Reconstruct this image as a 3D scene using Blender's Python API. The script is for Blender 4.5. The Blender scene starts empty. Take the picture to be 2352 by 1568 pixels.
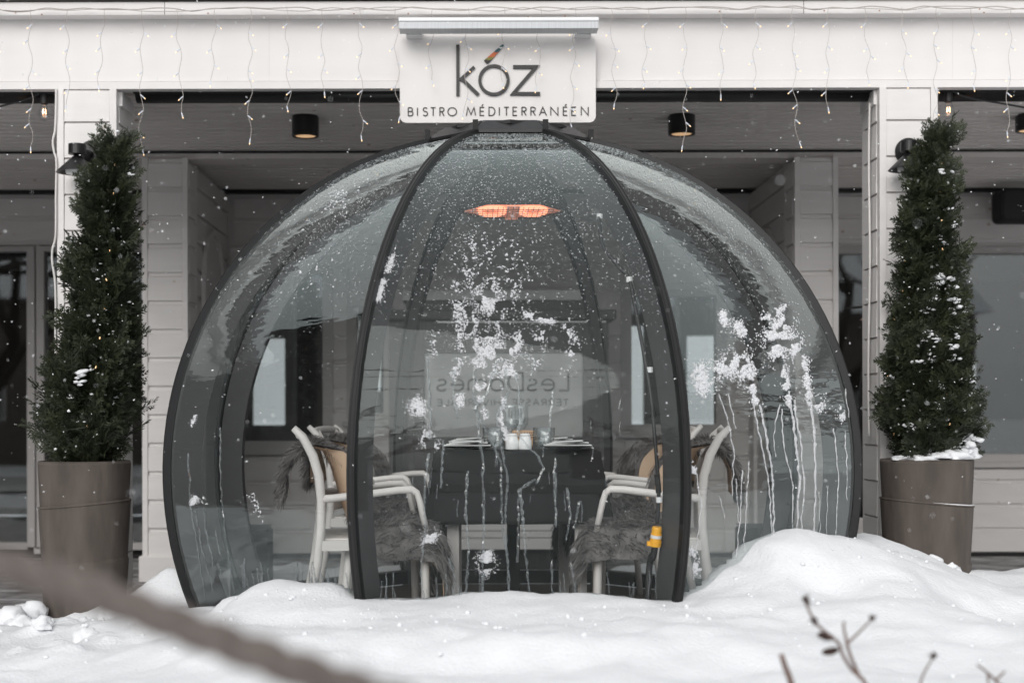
import bpy, bmesh, math, random
import numpy as np
from mathutils import Vector, Matrix, noise as mn

random.seed(7); rng = np.random.default_rng(7)
C = bpy.context.scene.collection
S = bpy.context.scene
R = math.radians

# ------------------------------------------------------------------ camera
EYE = Vector((-0.16, -6.6, 1.05)); F = 3267.0; VX, VY = 1090.0, 960.0   # focal length and vanishing point in a 2352 px wide picture
cam = bpy.data.cameras.new('camera'); camo = bpy.data.objects.new('camera', cam); C.objects.link(camo)
camo.location = EYE; camo.rotation_euler = (R(90), R(0.12), 0)
cam.lens = 50; cam.sensor_width = 36
cam.shift_x = 86/2352; cam.shift_y = 176/2352
cam.clip_start = 0.05; cam.clip_end = 2000
cam.dof.use_dof = True; cam.dof.focus_distance = 6.1; cam.dof.aperture_fstop = 2.0
S.camera = camo
# ------------------------------------------------------------------ sky and sun: overcast, snowing
SUN_EL, SUN_AZ = 27, 196
w = bpy.data.worlds.new('World'); S.world = w; w.use_nodes = True
nt = w.node_tree; nt.nodes.clear()
sky = nt.nodes.new('ShaderNodeTexSky'); sky.sky_type = 'NISHITA'; sky.sun_disc = False
sky.sun_elevation = R(SUN_EL); sky.sun_rotation = R(SUN_AZ); sky.dust_density = 6; sky.air_density = 1.2
hs = nt.nodes.new('ShaderNodeHueSaturation'); hs.inputs['Saturation'].default_value = 0.12
bg = nt.nodes.new('ShaderNodeBackground'); bg.inputs['Strength'].default_value = 0.13
ow = nt.nodes.new('ShaderNodeOutputWorld')
oc = nt.nodes.new('ShaderNodeMix'); oc.data_type = 'RGBA'; oc.inputs[0].default_value = .80; oc.inputs[7].default_value = (6.3, 6.45, 6.55, 1)   # cloud deck
nt.links.new(sky.outputs[0], hs.inputs['Color']); nt.links.new(hs.outputs[0], oc.inputs[6]); nt.links.new(oc.outputs[2], bg.inputs['Color']); nt.links.new(bg.outputs[0], ow.inputs['Surface'])
sl = bpy.data.lights.new('sun', 'SUN'); sl.energy = 1.2; sl.angle = R(40); sl.color = (1, .97, .94)
so = bpy.data.objects.new('sun', sl); C.objects.link(so); so.rotation_euler = (R(90-SUN_EL), 0, R(-16)); so.location = (0, -8, 12)
# ------------------------------------------------------------------ exposure
S.view_settings.view_transform = 'Standard'; S.view_settings.look = 'None'; S.view_settings.gamma = 1
S.view_settings.exposure = 0.24; S.view_settings.use_curve_mapping = False
S.render.engine = 'CYCLES'
S.cycles.use_denoising = True; S.cycles.transparent_max_bounces = 40; S.cycles.max_bounces = 10; S.cycles.diffuse_bounces = 5
S.cycles.caustics_reflective = False; S.cycles.caustics_refractive = False; S.cycles.sample_clamp_indirect = 6

# ------------------------------------------------------------------ materials
def mat(name, col, rough=0.6, metal=0.0, var=0.0, vscale=6.0, bump=0.0, bscale=40.0, stretch=None, col2=None, emit=None, estr=0.0, spec=0.5):
    m = bpy.data.materials.new(name); m.use_nodes = True; n = m.node_tree; b = n.nodes['Principled BSDF']
    b.inputs['Base Color'].default_value = (*col, 1); b.inputs['Roughness'].default_value = rough; b.inputs['Metallic'].default_value = metal
    b.inputs['Specular IOR Level'].default_value = spec
    tc = n.nodes.new('ShaderNodeTexCoord'); src = tc.outputs['Object']
    if stretch:
        mp = n.nodes.new('ShaderNodeMapping'); mp.inputs['Scale'].default_value = stretch; n.links.new(src, mp.inputs[0]); src = mp.outputs[0]
    if var > 0 or col2:
        nz = n.nodes.new('ShaderNodeTexNoise'); nz.inputs['Scale'].default_value = vscale; nz.inputs['Detail'].default_value = 6
        n.links.new(src, nz.inputs['Vector'])
        cr = n.nodes.new('ShaderNodeValToRGB'); cr.color_ramp.elements[0].position = .3; cr.color_ramp.elements[1].position = .7
        c2 = col2 or tuple(max(0, c*(1-var)) for c in col)
        cr.color_ramp.elements[0].color = (*c2, 1); cr.color_ramp.elements[1].color = (*col, 1)
        n.links.new(nz.outputs['Fac'], cr.inputs[0]); n.links.new(cr.outputs[0], b.inputs['Base Color'])
    if bump > 0:
        nb = n.nodes.new('ShaderNodeTexNoise'); nb.inputs['Scale'].default_value = bscale; nb.inputs['Detail'].default_value = 5
        n.links.new(src, nb.inputs['Vector'])
        bp = n.nodes.new('ShaderNodeBump'); bp.inputs['Strength'].default_value = bump; bp.inputs['Distance'].default_value = 0.01
        n.links.new(nb.outputs['Fac'], bp.inputs['Height']); n.links.new(bp.outputs[0], b.inputs['Normal'])
    if emit:
        b.inputs['Emission Color'].default_value = (*emit, 1); b.inputs['Emission Strength'].default_value = estr
    return m

def knotty(name, col, knot, rough=.6):
    """painted boards: faint grain, a few knots bleeding through the paint"""
    m = mat(name, col, rough, var=.07, vscale=3, bump=.12, bscale=60, stretch=(1, 1, 6)); n = m.node_tree; b = n.nodes['Principled BSDF']
    tc = n.nodes.new('ShaderNodeTexCoord'); mp = n.nodes.new('ShaderNodeMapping'); mp.inputs['Scale'].default_value = (1, 1, 1.3)
    vo = n.nodes.new('ShaderNodeTexVoronoi'); vo.inputs['Scale'].default_value = 5.2
    n.links.new(tc.outputs['Object'], mp.inputs[0]); n.links.new(mp.outputs[0], vo.inputs['Vector'])
    cr = n.nodes.new('ShaderNodeValToRGB'); e = cr.color_ramp.elements; e[0].position = .045; e[0].color = (1, 1, 1, 1); e[1].position = .085; e[1].color = (0, 0, 0, 1)
    n.links.new(vo.outputs['Distance'], cr.inputs[0])
    mx = n.nodes.new('ShaderNodeMix'); mx.data_type = 'RGBA'
    old = b.inputs['Base Color'].links[0].from_socket
    sc = n.nodes.new('ShaderNodeMath'); sc.operation = 'MULTIPLY'; sc.inputs[1].default_value = .75; n.links.new(cr.outputs[0], sc.inputs[0])
    n.links.new(sc.outputs[0], mx.inputs[0]); n.links.new(old, mx.inputs[6]); mx.inputs[7].default_value = (*knot, 1)
    n.links.new(mx.outputs[2], b.inputs['Base Color'])
    return m

def glass(name, tint, f0=.06, gain=.9, wave=0.0, rough=.015, haze_film=0.0, shine=(.95, .97, .97), power=4.0):
    m = bpy.data.materials.new(name); m.use_nodes = True; n = m.node_tree; n.nodes.clear()
    o = n.nodes.new('ShaderNodeOutputMaterial'); mix = n.nodes.new('ShaderNodeMixShader')
    tr = n.nodes.new('ShaderNodeBsdfTransparent'); tr.inputs[0].default_value = (*tint, 1)
    gl = n.nodes.new('ShaderNodeBsdfGlossy'); gl.inputs['Roughness'].default_value = rough; gl.inputs[0].default_value = (*shine, 1)
    lw = n.nodes.new('ShaderNodeLayerWeight'); lw.inputs['Blend'].default_value = .5
    p = n.nodes.new('ShaderNodeMath'); p.operation = 'POWER'; p.inputs[1].default_value = power
    k = n.nodes.new('ShaderNodeMath'); k.operation = 'MULTIPLY_ADD'; k.inputs[1].default_value = gain; k.inputs[2].default_value = f0; k.use_clamp = True
    n.links.new(lw.outputs['Facing'], p.inputs[0]); n.links.new(p.outputs[0], k.inputs[0]); n.links.new(k.outputs[0], mix.inputs[0])
    if wave > 0:
        tc = n.nodes.new('ShaderNodeTexCoord'); mp = n.nodes.new('ShaderNodeMapping'); mp.inputs['Scale'].default_value = (1.2, 1.2, 7)
        nz = n.nodes.new('ShaderNodeTexNoise'); nz.inputs['Scale'].default_value = 1.6; nz.inputs['Detail'].default_value = 3
        bp = n.nodes.new('ShaderNodeBump'); bp.inputs['Strength'].default_value = wave; bp.inputs['Distance'].default_value = .02
        n.links.new(tc.outputs['Object'], mp.inputs[0]); n.links.new(mp.outputs[0], nz.inputs['Vector']); n.links.new(nz.outputs['Fac'], bp.inputs['Height'])
        n.links.new(bp.outputs[0], gl.inputs['Normal'])
    last = tr.outputs[0]
    if haze_film > 0:   # thin frost and dried water marks, doubling as painted haze that lifts the darks
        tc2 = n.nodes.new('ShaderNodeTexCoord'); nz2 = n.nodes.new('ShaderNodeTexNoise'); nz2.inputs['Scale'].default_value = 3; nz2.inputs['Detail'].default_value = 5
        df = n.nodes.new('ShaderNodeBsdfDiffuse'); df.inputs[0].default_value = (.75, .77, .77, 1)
        m2 = n.nodes.new('ShaderNodeMixShader'); mr = n.nodes.new('ShaderNodeMapRange'); mr.inputs['From Min'].default_value = .35; mr.inputs['From Max'].default_value = .75; mr.inputs['To Max'].default_value = haze_film; mr.inputs['To Min'].default_value = haze_film*.35
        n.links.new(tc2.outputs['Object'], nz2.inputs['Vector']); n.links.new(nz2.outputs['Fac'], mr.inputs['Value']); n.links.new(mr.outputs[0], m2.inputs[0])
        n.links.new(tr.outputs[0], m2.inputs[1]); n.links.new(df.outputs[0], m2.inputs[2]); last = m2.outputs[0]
    n.links.new(last, mix.inputs[1]); n.links.new(gl.outputs[0], mix.inputs[2]); n.links.new(mix.outputs[0], o.inputs[0])
    return m

def icy(name, col, alpha, rough=.2, trans=0.0):
    m = mat(name, col, rough); b = m.node_tree.nodes['Principled BSDF']; b.inputs['Alpha'].default_value = alpha
    return m

M = dict(
 white=knotty('white_paint', (.80, .775, .76), (.50, .36, .24)),
 fascia=mat('fascia_paint', (.80, .775, .765), .6, var=.06, vscale=1.5, bump=.06, bscale=30, stretch=(.4, 1, 3)),
 stain=mat('weathered_white_paint', (.74, .70, .68), .7, var=.12, vscale=8, bump=.05),
 ceil=knotty('ceiling_paint', (.74, .70, .675), (.30, .22, .17)),
 wall=knotty('wall_paint', (.72, .695, .68), (.36, .25, .18)),
 wframe=mat('window_frame_paint', (.50, .48, .47), .5, var=.05),
 black=mat('black_metal', (.012, .012, .013), .38, var=.2, bump=.03, bscale=200),
 blackmatte=mat('black_matte', (.018, .017, .017), .75, var=.2, bump=.08, bscale=120),
 seal=mat('rubber_seal', (.03, .031, .033), .5),
 fin=mat('rib_fin_metal', (.072, .071, .072), .5),
 roofdark=mat('drip_edge', (.05, .038, .033), .5),
 signwhite=mat('sign_board', (.80, .775, .76), .4, var=.03, vscale=2),
 ink=mat('sign_letter', (.012, .011, .011), .4),
 lamp=mat('lamp_housing', (.82, .83, .84), .35),
 diff=mat('lamp_diffuser', (.62, .64, .66), .4, var=.25, vscale=1, stretch=(120, 1, 1), col2=(.50, .51, .53)),
 steel=mat('steel', (.45, .45, .45), .35, metal=1),
 wire=mat('clear_wire', (.48, .44, .41), .4),
 socket=mat('light_socket', (.70, .74, .82), .3),
 bulb=mat('warm_bulb', (1, .75, .45), .3, emit=(1, .62, .30), estr=1.15),
 spot=mat('spot_glow', (1, .8, .5), .3, emit=(1, .60, .32), estr=.42),
 filament=mat('filament', (1, .6, .3), .3, emit=(1, .50, .22), estr=9),
 clear=glass('clear_glass', (.97, .97, .97), f0=.08, gain=.9),
 tumbler=glass('drinking_glass', (.93, .94, .94), f0=.10, gain=.9, rough=.03),
 dome=glass('dome_sheet', (.925, .94, .94), f0=.022, gain=.9, wave=.16, haze_film=.013, shine=(.86, .965, .955), power=2.75),
 domefront=glass('dome_front_sheet', (.925, .94, .94), f0=.022, gain=.9, wave=.03, haze_film=.013, shine=(.86, .965, .955), power=2.75),
 pane=glass('window_pane', (.88, .90, .90), f0=.085, gain=.8),
 clay=mat('planter_clay', (.130, .108, .093), .8, var=.45, vscale=9, bump=.35, bscale=25, stretch=(1.2, 1.2, .3), col2=(.068, .056, .048)),
 soil=mat('soil', (.03, .022, .017), .95, bump=.5),
 bark=mat('bark', (.05, .038, .03), .9, bump=.5, bscale=30),
 leaf=mat('cypress_leaf', (.040, .050, .021), .6, var=.5, vscale=14, col2=(.012, .018, .009)),
 snow=mat('snow', (.85, .86, .88), .85, var=.05, vscale=9, bump=.55, bscale=75, spec=.2),
 snowlump=mat('snow_lump', (.88, .89, .91), .8, bump=.3, bscale=160, spec=.2),
 flake=mat('snow_flake', (.9, .91, .92), .8),
 drop=icy('meltwater_drop', (.74, .77, .78), .42, .12),
 ice=glass('ice_glass', (.88, .89, .90), f0=.09, gain=.75, rough=.10, power=1.6),
 crust=icy('snow_crust', (.82, .83, .85), .80, .7),
 crustthin=icy('thin_snow_crust', (.80, .81, .83), .58, .4),
 slush=mat('slush_deck', (.11, .10, .098), .6, var=.5, vscale=5, col2=(.50, .50, .51), bump=.4, bscale=12),
 dfloor=mat('dome_floor', (.10, .075, .058), .6, var=.4, vscale=4, stretch=(1, 9, 1), bump=.15),
 alu=mat('white_powder_coat', (.74, .70, .67), .5, var=.05, bump=.05, bscale=150),
 hide=mat('hide_leather', (.66, .48, .34), .8, var=.1, bump=.1, bscale=80),
 fur=mat('grey_fur', (.215, .20, .194), .7, var=.6, vscale=16, col2=(.075, .069, .067)),
 cloth=mat('black_cloth', (.013, .0125, .013), .9, var=.15, vscale=20),
 tlegs=mat('table_leg', (.60, .57, .55), .5, var=.06),
 china=mat('white_china', (.85, .85, .84), .22),
 napkin=mat('white_napkin', (.80, .80, .79), .85, bump=.1, bscale=200),
 plate=mat('black_plate', (.015, .015, .016), .25),
 tan=mat('candle_holder', (.50, .33, .22), .6, emit=(1, .55, .25), estr=.12),
 coil=mat('heater_coil', (1, .5, .3), .4, emit=(1, .34, .19), estr=1.5),
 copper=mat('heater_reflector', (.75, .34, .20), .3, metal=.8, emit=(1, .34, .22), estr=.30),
 grille=mat('heater_grille', (.10, .07, .06), .4, metal=.6),
 yellow=mat('yellow_plastic', (.90, .43, .02), .45, bump=.03),
 label=mat('white_label', (.75, .75, .75), .5),
 rubber=mat('black_rubber', (.022, .021, .022), .5),
 cable=mat('white_cable', (.72, .70, .68), .5),
 kiosk=mat('charcoal_panel', (.115, .109, .107), .6, var=.15, vscale=3, bump=.1),
 frost=mat('frosted_vinyl', (.62, .62, .615), .5, var=.4, vscale=2.6, col2=(.36, .36, .36)),
 ghost=mat('grey_lettering', (.07, .066, .064), .6),
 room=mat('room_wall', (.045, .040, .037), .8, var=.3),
 straw=mat('dried_fringe', (.055, .047, .042), .9, var=.4, vscale=30),
 rope=mat('hemp_rope', (.19, .16, .145), .95, var=.4, vscale=60, bump=.5, bscale=220),
 wood=mat('post_wood', (.16, .12, .09), .85, var=.3, bump=.3),
 stem=mat('dry_stem', (.20, .135, .115), .8, var=.4, vscale=40),
 husk=mat('dry_husk', (.055, .03, .024), .9, var=.4, vscale=50),
 coat=mat('dark_coat', (.012, .0115, .012), .8, bump=.3, bscale=30),
 trouser=mat('dark_trousers', (.016, .016, .018), .85),
 skin=mat('skin', (.50, .30, .23), .55),
 hair=mat('dark_hair', (.02, .014, .01), .6),
 far=mat('house_siding', (.16, .13, .115), .8, var=.2, stretch=(1, 1, 8)),
 farroof=mat('snowy_roof', (.80, .81, .83), .9, bump=.2),
 twig=mat('bare_bark', (.045, .036, .03), .9),
 asphalt=mat('wet_asphalt', (.06, .06, .062), .5, var=.5, vscale=.6, col2=(.3, .3, .31)),
 needle=mat('spruce', (.02, .026, .018), .9, var=.4, vscale=6),
)

# ------------------------------------------------------------------ helpers
def at(px, py, d):
    return Vector(((px-VX)/F*d + EYE.x, d + EYE.y, EYE.z + (VY-py)/F*d))
def X(px, d): return (px-VX)/F*d + EYE.x
def Z(py, d): return EYE.z + (VY-py)/F*d

def wpos(o):
    p = Vector((0, 0, 0))
    while o: p += o.location; o = o.parent
    return p

class MB:
    def __init__(s): s.v = []; s.f = []
    def quad(s, a, b, c, d):
        i = len(s.v); s.v += [tuple(a), tuple(b), tuple(c), tuple(d)]; s.f.append((i, i+1, i+2, i+3))
    def tri(s, a, b, c):
        i = len(s.v); s.v += [tuple(a), tuple(b), tuple(c)]; s.f.append((i, i+1, i+2))
    def box(s, x0, x1, y0, y1, z0, z1, mtx=None):
        p = [Vector(q) for q in ((x0,y0,z0),(x1,y0,z0),(x1,y1,z0),(x0,y1,z0),(x0,y0,z1),(x1,y0,z1),(x1,y1,z1),(x0,y1,z1))]
        if mtx: p = [mtx @ q for q in p]
        i = len(s.v); s.v += [tuple(q) for q in p]
        s.f += [(i,i+3,i+2,i+1),(i+4,i+5,i+6,i+7),(i,i+1,i+5,i+4),(i+1,i+2,i+6,i+5),(i+2,i+3,i+7,i+6),(i+3,i,i+4,i+7)]
        return s
    def prism(s, poly, off):
        """closed polygon (3-D points) pushed along off"""
        n = len(poly); off = Vector(off); i = len(s.v)
        s.v += [tuple(Vector(p)) for p in poly] + [tuple(Vector(p)+off) for p in poly]
        s.f.append(tuple(range(i, i+n))); s.f.append(tuple(range(i+2*n-1, i+n-1, -1)))
        for k in range(n):
            a, b = i+k, i+(k+1) % n; s.f.append((b, a, a+n, b+n))
        return s
    def tube(s, pts, rad, n=8, caps=True, sx=1.0):
        pts = [Vector(p) for p in pts]; m = len(pts)
        rr = rad if hasattr(rad, '__len__') else [rad]*m
        t0 = (pts[1]-pts[0]).normalized(); up = Vector((0, 0, 1)) if abs(t0.z) < .9 else Vector((0, 1, 0))
        u = t0.cross(up).normalized(); base = len(s.v)
        for k in range(m):
            t = (pts[min(k+1, m-1)]-pts[max(k-1, 0)]).normalized()
            u = (u - t*u.dot(t)); u = u.normalized() if u.length > 1e-6 else t.orthogonal().normalized()
            v = t.cross(u)
            for j in range(n):
                a = 2*math.pi*j/n; s.v.append(tuple(pts[k] + (u*math.cos(a)*sx + v*math.sin(a))*rr[k]))
        for k in range(m-1):
            for j in range(n):
                a = base+k*n+j; b = base+k*n+(j+1) % n; s.f.append((a, b, b+n, a+n))
        if caps:
            s.f.append(tuple(base+j for j in range(n-1, -1, -1))); s.f.append(tuple(base+(m-1)*n+j for j in range(n)))
        return s
    def lathe(s, prof, c=(0, 0, 0), n=24, fn=None, cap0=True, cap1=True):
        c = Vector(c); base = len(s.v); m = len(prof)
        for r, z in prof:
            for j in range(n):
                a = 2*math.pi*j/n; rr, zz = (r, z) if fn is None else fn(r, z, a)
                s.v.append((c.x+rr*math.cos(a), c.y+rr*math.sin(a), c.z+zz))
        for k in range(m-1):
            for j in range(n):
                a = base+k*n+j; b = base+k*n+(j+1) % n; s.f.append((a, b, b+n, a+n))
        if cap0: s.f.append(tuple(base+j for j in range(n-1, -1, -1)))
        if cap1: s.f.append(tuple(base+(m-1)*n+j for j in range(n)))
        return s
    def add(s, V, Fc):
        i = len(s.v); s.v += [tuple(v) for v in V]; s.f += [tuple(i+k for k in f) for f in Fc]
    def build(s, name, m, parent=None, smooth=False, local=False, bevel=0):
        me = bpy.data.meshes.new(name)
        o0 = Vector((0, 0, 0)) if (local or parent is None) else wpos(parent)
        me.from_pydata([(a-o0.x, b-o0.y, c-o0.z) for a, b, c in s.v], [], s.f)
        me.materials.append(M[m] if isinstance(m, str) else m)
        if smooth: me.shade_smooth()
        o = bpy.data.objects.new(name, me); C.objects.link(o)
        if parent is not None: o.parent = parent
        if bevel:
            b = o.modifiers.new('bevel', 'BEVEL'); b.width = bevel; b.segments = 2; b.limit_method = 'ANGLE'
        return o

def tag(o, label=None, cat=None, group=None, kind=None):
    if label: o['label'] = label
    if cat: o['category'] = cat
    if group: o['group'] = group
    if kind: o['kind'] = kind
    return o
def thing(name, label, cat, loc=(0, 0, 0), rz=0, group=None):
    o = bpy.data.objects.new(name, None); C.objects.link(o); o.location = loc; o.rotation_euler = (0, 0, rz); o.empty_display_size = .1
    return tag(o, label, cat, group)
def recentre(o):
    """move a top-level mesh's origin to its own base"""
    me = o.data; n = len(me.vertices); a = np.empty(n*3, np.float32); me.vertices.foreach_get('co', a); a = a.reshape(-1, 3)
    c = np.array([a[:, 0].mean(), a[:, 1].mean(), a[:, 2].min()], np.float32); a -= c; me.vertices.foreach_set('co', a.ravel()); o.location = c.tolist(); me.update()
    return o

_ico = {}
def ico(sub):
    if sub not in _ico:
        bm = bmesh.new(); bmesh.ops.create_icosphere(bm, subdivisions=sub, radius=1)
        _ico[sub] = (np.array([v.co[:] for v in bm.verts]), [tuple(v.index for v in f.verts) for f in bm.faces]); bm.free()
    return _ico[sub]
def lump(mb, c, size, seed=0, sub=3, rough=.35, flat=True):
    V, Fc = ico(sub); c = Vector(c); out = []
    for v in V:
        p = Vector(v); k = 1 + rough*mn.noise(p*1.7 + Vector((seed*3.1, seed, 0))) + .4*rough*mn.noise(p*4.5 + Vector((0, seed*2.3, seed)))
        q = Vector((p.x*size[0]*k, p.y*size[1]*k, p.z*size[2]*k))
        if flat and q.z < -size[2]*.35: q.z = -size[2]*.35
        out.append(tuple(c+q))
    mb.add(out, Fc)

# ------------------------------------------------------------------ dome geometry (sphere-profiled octagon)
DR, DZ, FLOOR = 1.573, 0.83, 0.13
VS = .962
def rz_(z): return math.sqrt(max(1e-6, DR*DR-((z-DZ)/(VS if z > DZ else 1))**2))
PAN = [(-45*k) for k in range(8)]      # azimuth of panel middles, 0 faces the camera
def pn(a): return Vector((math.sin(R(a)), -math.cos(R(a)), 0))
PN = [pn(-45*k) for k in range(8)]; CA = math.cos(R(22.5))
def gdome(p): return max(n.dot(p) for n in PN) - CA*rz_(p.z)
def hit(px, py):
    """where the sight line through a picture point meets the outside of the dome"""
    d = (at(px, py, 1) - EYE); t = 4.3
    while t < 7.2:
        p = EYE + d*t
        if abs(p.z-DZ) < DR*VS and gdome(p) < 0: break
        t += .02
    else: return None, None
    a, b = t-.02, t
    for _ in range(18):
        m = (a+b)/2; p = EYE+d*m
        if gdome(p) < 0: b = m
        else: a = m
    p = EYE+d*b; k = max(range(8), key=lambda i: PN[i].dot(p))
    dz = (p.z-DZ); rr = rz_(p.z); nrm = Vector((PN[k].x, PN[k].y, CA*dz/rr)).normalized()
    return p, nrm

# ================================================================== THE SETTING
# ground: one far sheet of snow, a road behind the photographer, the snow bank round the dome, the porch deck
g = MB(); N = 24
g.quad((-600, -600, -.32), (600, -600, -.32), (600, 600, -.32), (-600, 600, -.32))
tag(g.build('ground', 'snow'), 'flat snow covered ground around the terrace', kind='structure')
g = MB().box(-120, 120, -17.5, -11, -.31, -.27)
tag(g.build('road', 'asphalt'), 'wet street across from the terrace', kind='structure')

ctrl = [(300,1372,6.8),(340,1345,6.75),(395,1300,6.7),(425,1396,6.05),(480,1392,5.75),(540,1362,5.6),(640,1342,5.4),(745,1328,5.25),(815,1372,5.18),
 (850,1384,5.12),(950,1391,5.12),(1040,1376,5.12),(1130,1366,5.12),(1250,1373,5.12),(1400,1376,5.12),(1540,1382,5.14),(1640,1371,5.25),(1700,1308,5.4),
 (1760,1238,5.52),(1820,1220,5.6),(1900,1226,5.75),(1960,1246,5.9),(1985,1236,6.5),(2050,1250,6.6),(2110,1275,6.6),(2180,1320,6.6),(2230,1344,6.6),(2352,1356,6.5),(2500,1362,6.5),
 (60,1412,6.7),(0,1428,6.5),(20,1408,6.75),(-150,1430,6.5),(150,1448,6.55),(215,1442,6.5),(260,1420,6.45),(300,1402,6.35),(120,1490,5.7),(0,1500,5.6),(300,1500,5.3),(450,1450,5.5),
 (700,1440,4.7),(1176,1450,4.6),(1176,1568,3.95),(700,1568,4.0),(300,1568,4.3),(-100,1568,4.5),(1700,1410,4.9),(1900,1370,5.1),(2000,1470,4.6),(2352,1440,5.2),(2300,1568,4.1),(1800,1568,4.0),(2150,1330,5.9),(2352,1390,5.9),(2050,1270,6.0)]
cp = np.array([at(*c)[:] for c in ctrl] + [(-3.5,-3.2,.15),(3.5,-3.2,.15),(0,-3.3,.22),(1.6,-3.4,.2),(-1.6,-3.4,.2),(0,-4.3,.0),(3,-4.4,-.1),(-3,-4.4,-.1),(4.5,-1,.1),(-4.5,-1,.05)])
def snow_height(xs, ys):
    num = np.zeros_like(xs); den = np.zeros_like(xs)
    for x, y, z in cp:
        wgt = 1/((xs-x)**2 + (ys-y)**2 + .004)**1.6; num += wgt*z; den += wgt
    return num/den
gx = np.concatenate([np.arange(-6, -3.0, .1), np.arange(-3.0, 3.0, .028), np.arange(3.0, 6.01, .1)])
gy = np.concatenate([np.arange(-5.2, -3.0, .07), np.arange(-3.0, .82, .028)])
XX, YY = np.meshgrid(gx, gy); HH = snow_height(XX, YY)
for i in range(HH.shape[0]):
    for j in range(HH.shape[1]):
        x, y = XX[i, j], YY[i, j]
        HH[i, j] += .034*mn.noise((x*2.1, y*2.1, 0)) + .018*mn.noise((x*6, y*6, 3)) + .007*mn.noise((x*15, y*15, 5)) + .003*mn.noise((x*33, y*33, 7))
        q = mn.noise((x*3.3+9, y*3.3, 8))
        if x < -1.5: HH[i, j] += max(0, q)*.09*min(1, (-1.5-x)) + max(0, mn.noise((x*9, y*9, 2))-.1)*.05      # lumpy shovelled snow by the planter
sm = lambda a, b, v: np.clip((v-a)/(b-a), 0, 1)**2*(3-2*np.clip((v-a)/(b-a), 0, 1))
edge = .12 + .10*np.sin(XX*3.1) + .05*np.sin(XX*7.7)
HH -= sm(0, .40, YY-edge-.10)*.75                                                  # the bank stops at the porch
HH -= sm(0, 1.2, np.abs(XX)-4.6)*.5; HH -= sm(0, .9, -4.2-YY)*.6
G = np.max(np.stack([n.x*XX+n.y*YY for n in PN]), axis=0) - CA*1.499
HH = np.where(G < -.022, -.15, HH)
V = np.stack([XX.ravel(), YY.ravel(), HH.ravel()], 1); ny, nx = XX.shape
idx = np.arange(ny*nx).reshape(ny, nx)
Fc = np.stack([idx[:-1, :-1].ravel(), idx[:-1, 1:].ravel(), idx[1:, 1:].ravel(), idx[1:, :-1].ravel()], 1)
g = MB(); g.v = [tuple(v) for v in V.tolist()]; g.f = [tuple(f) for f in Fc.tolist()]
sb = g.build('snow_bank', 'snow', smooth=True); tag(sb, 'deep white snow bank heaped against the foot of the dome', kind='structure')
def snow_at(x, y):
    j = int(np.abs(gx-x).argmin()); i = int(np.abs(gy-y).argmin()); return float(HH[i, j])

crumb = MB()
for q in range(420):
    if q < 300: a_ = random.uniform(-75, 75); r_ = 1.62+abs(random.gauss(0, .35)); x_, y_ = r_*math.sin(R(a_)), -r_*math.cos(R(a_))
    else: x_, y_ = random.uniform(-2.9, 2.9), random.uniform(-3.0, -1.0)
    if gdome(Vector((x_, y_, .4))) < .03: continue
    s_ = random.choice((.0025, .003, .004, .006, .010)); lump(crumb, (x_, y_, snow_at(x_, y_)+s_*.3), (s_, s_, s_*.8), q, 1, .6, False)
tag(crumb.build('snow_crumb', 'snowlump', sb, smooth=True), 'loose crumbs of snow lying on the bank', kind='stuff')
# loose clods of snow near the planters
for k, (px, py, d, s) in enumerate([(20,1412,6.55,.085),(70,1402,6.7,.075),(45,1425,6.45,.06),(130,1448,6.4,.035),(165,1440,6.42,.04),(185,1436,6.45,.045),(260,1448,6.2,.06),(200,1490,5.8,.06),(95,1470,6.0,.05),(330,1470,5.9,.06),(110,1455,6.15,.03),(2143,1284,6.55,.038),(2190,1330,6.45,.03),(2186,1340,6.3,.025)]):
    p = at(px, py, d); p.z = snow_at(p.x, p.y); m = MB(); lump(m, (p.x, p.y, p.z+s*.1), (s, s*.9, s*.75), k, 3, .5)
    side = 'left planter, on the shovelled bank' if px < 1000 else 'right planter, on the steep bank'
    o = recentre(m.build('snow_clod', 'snowlump', smooth=True)); tag(o, 'rounded clod of snow at the foot of the planter with ' + ('a bare rim' if px < 1000 else 'snow on its rim'), 'snow clod', 'snow clods by the planter with ' + ('a bare rim' if px < 1000 else 'snow on its rim'))

# deck under the porch
dk = bpy.data.objects.new('deck', None); C.objects.link(dk); tag(dk, 'slushy wooden porch deck', kind='structure')
y = -1.75; k = 0
while y < 4.12:
    MB().box(-6.2, 6.2, y, y+.138, -.045, -.002*(k % 3)).build('deck_board', 'slush', dk); y += .144; k += 1
MB().box(-6.2, 6.2, -1.75, 4.2, -.3, -.05).build('joist_bed', 'blackmatte', dk)

def drift(x0, x1, y0, y1, h, lab):
    nx_, ny_ = 60, 36; mb = MB()
    for i in range(ny_+1):
        for j in range(nx_+1):
            u, v = j/nx_, i/ny_; x_, y_ = x0+(x1-x0)*u, y0+(y1-y0)*v; e = min(1, 5*min(u, 1-u, v, 1-v)); e = e*e*(3-2*e)
            mb.v.append((x_, y_, -.03+e*(h+.05*mn.noise((x_*3, y_*3, 4))+.025*mn.noise((x_*9, y_*9, 1)))))
    for i in range(ny_):
        for j in range(nx_): a = i*(nx_+1)+j; mb.f.append((a, a+1, a+nx_+2, a+nx_+1))
    tag(mb.build('snow_drift', 'snow', smooth=True), lab, kind='structure')
drift(-1.95, -.35, 1.75, 2.60, .14, 'low drift of snow on the deck behind the dome by the bare floor heater'); drift(.45, 1.9, 1.75, 2.60, .13, 'low drift of snow on the deck behind the dome by the half hidden heater')
# ================================================================== THE RESTAURANT
YF, YR, YW = .60, 2.56, 4.20          # front column face, rear column face, wall face
B = thing('restaurant_building', 'white clapboard restaurant with deep porch, columns and dark windows', 'building', (0, YF, 0))
CZ = 2.78
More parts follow.
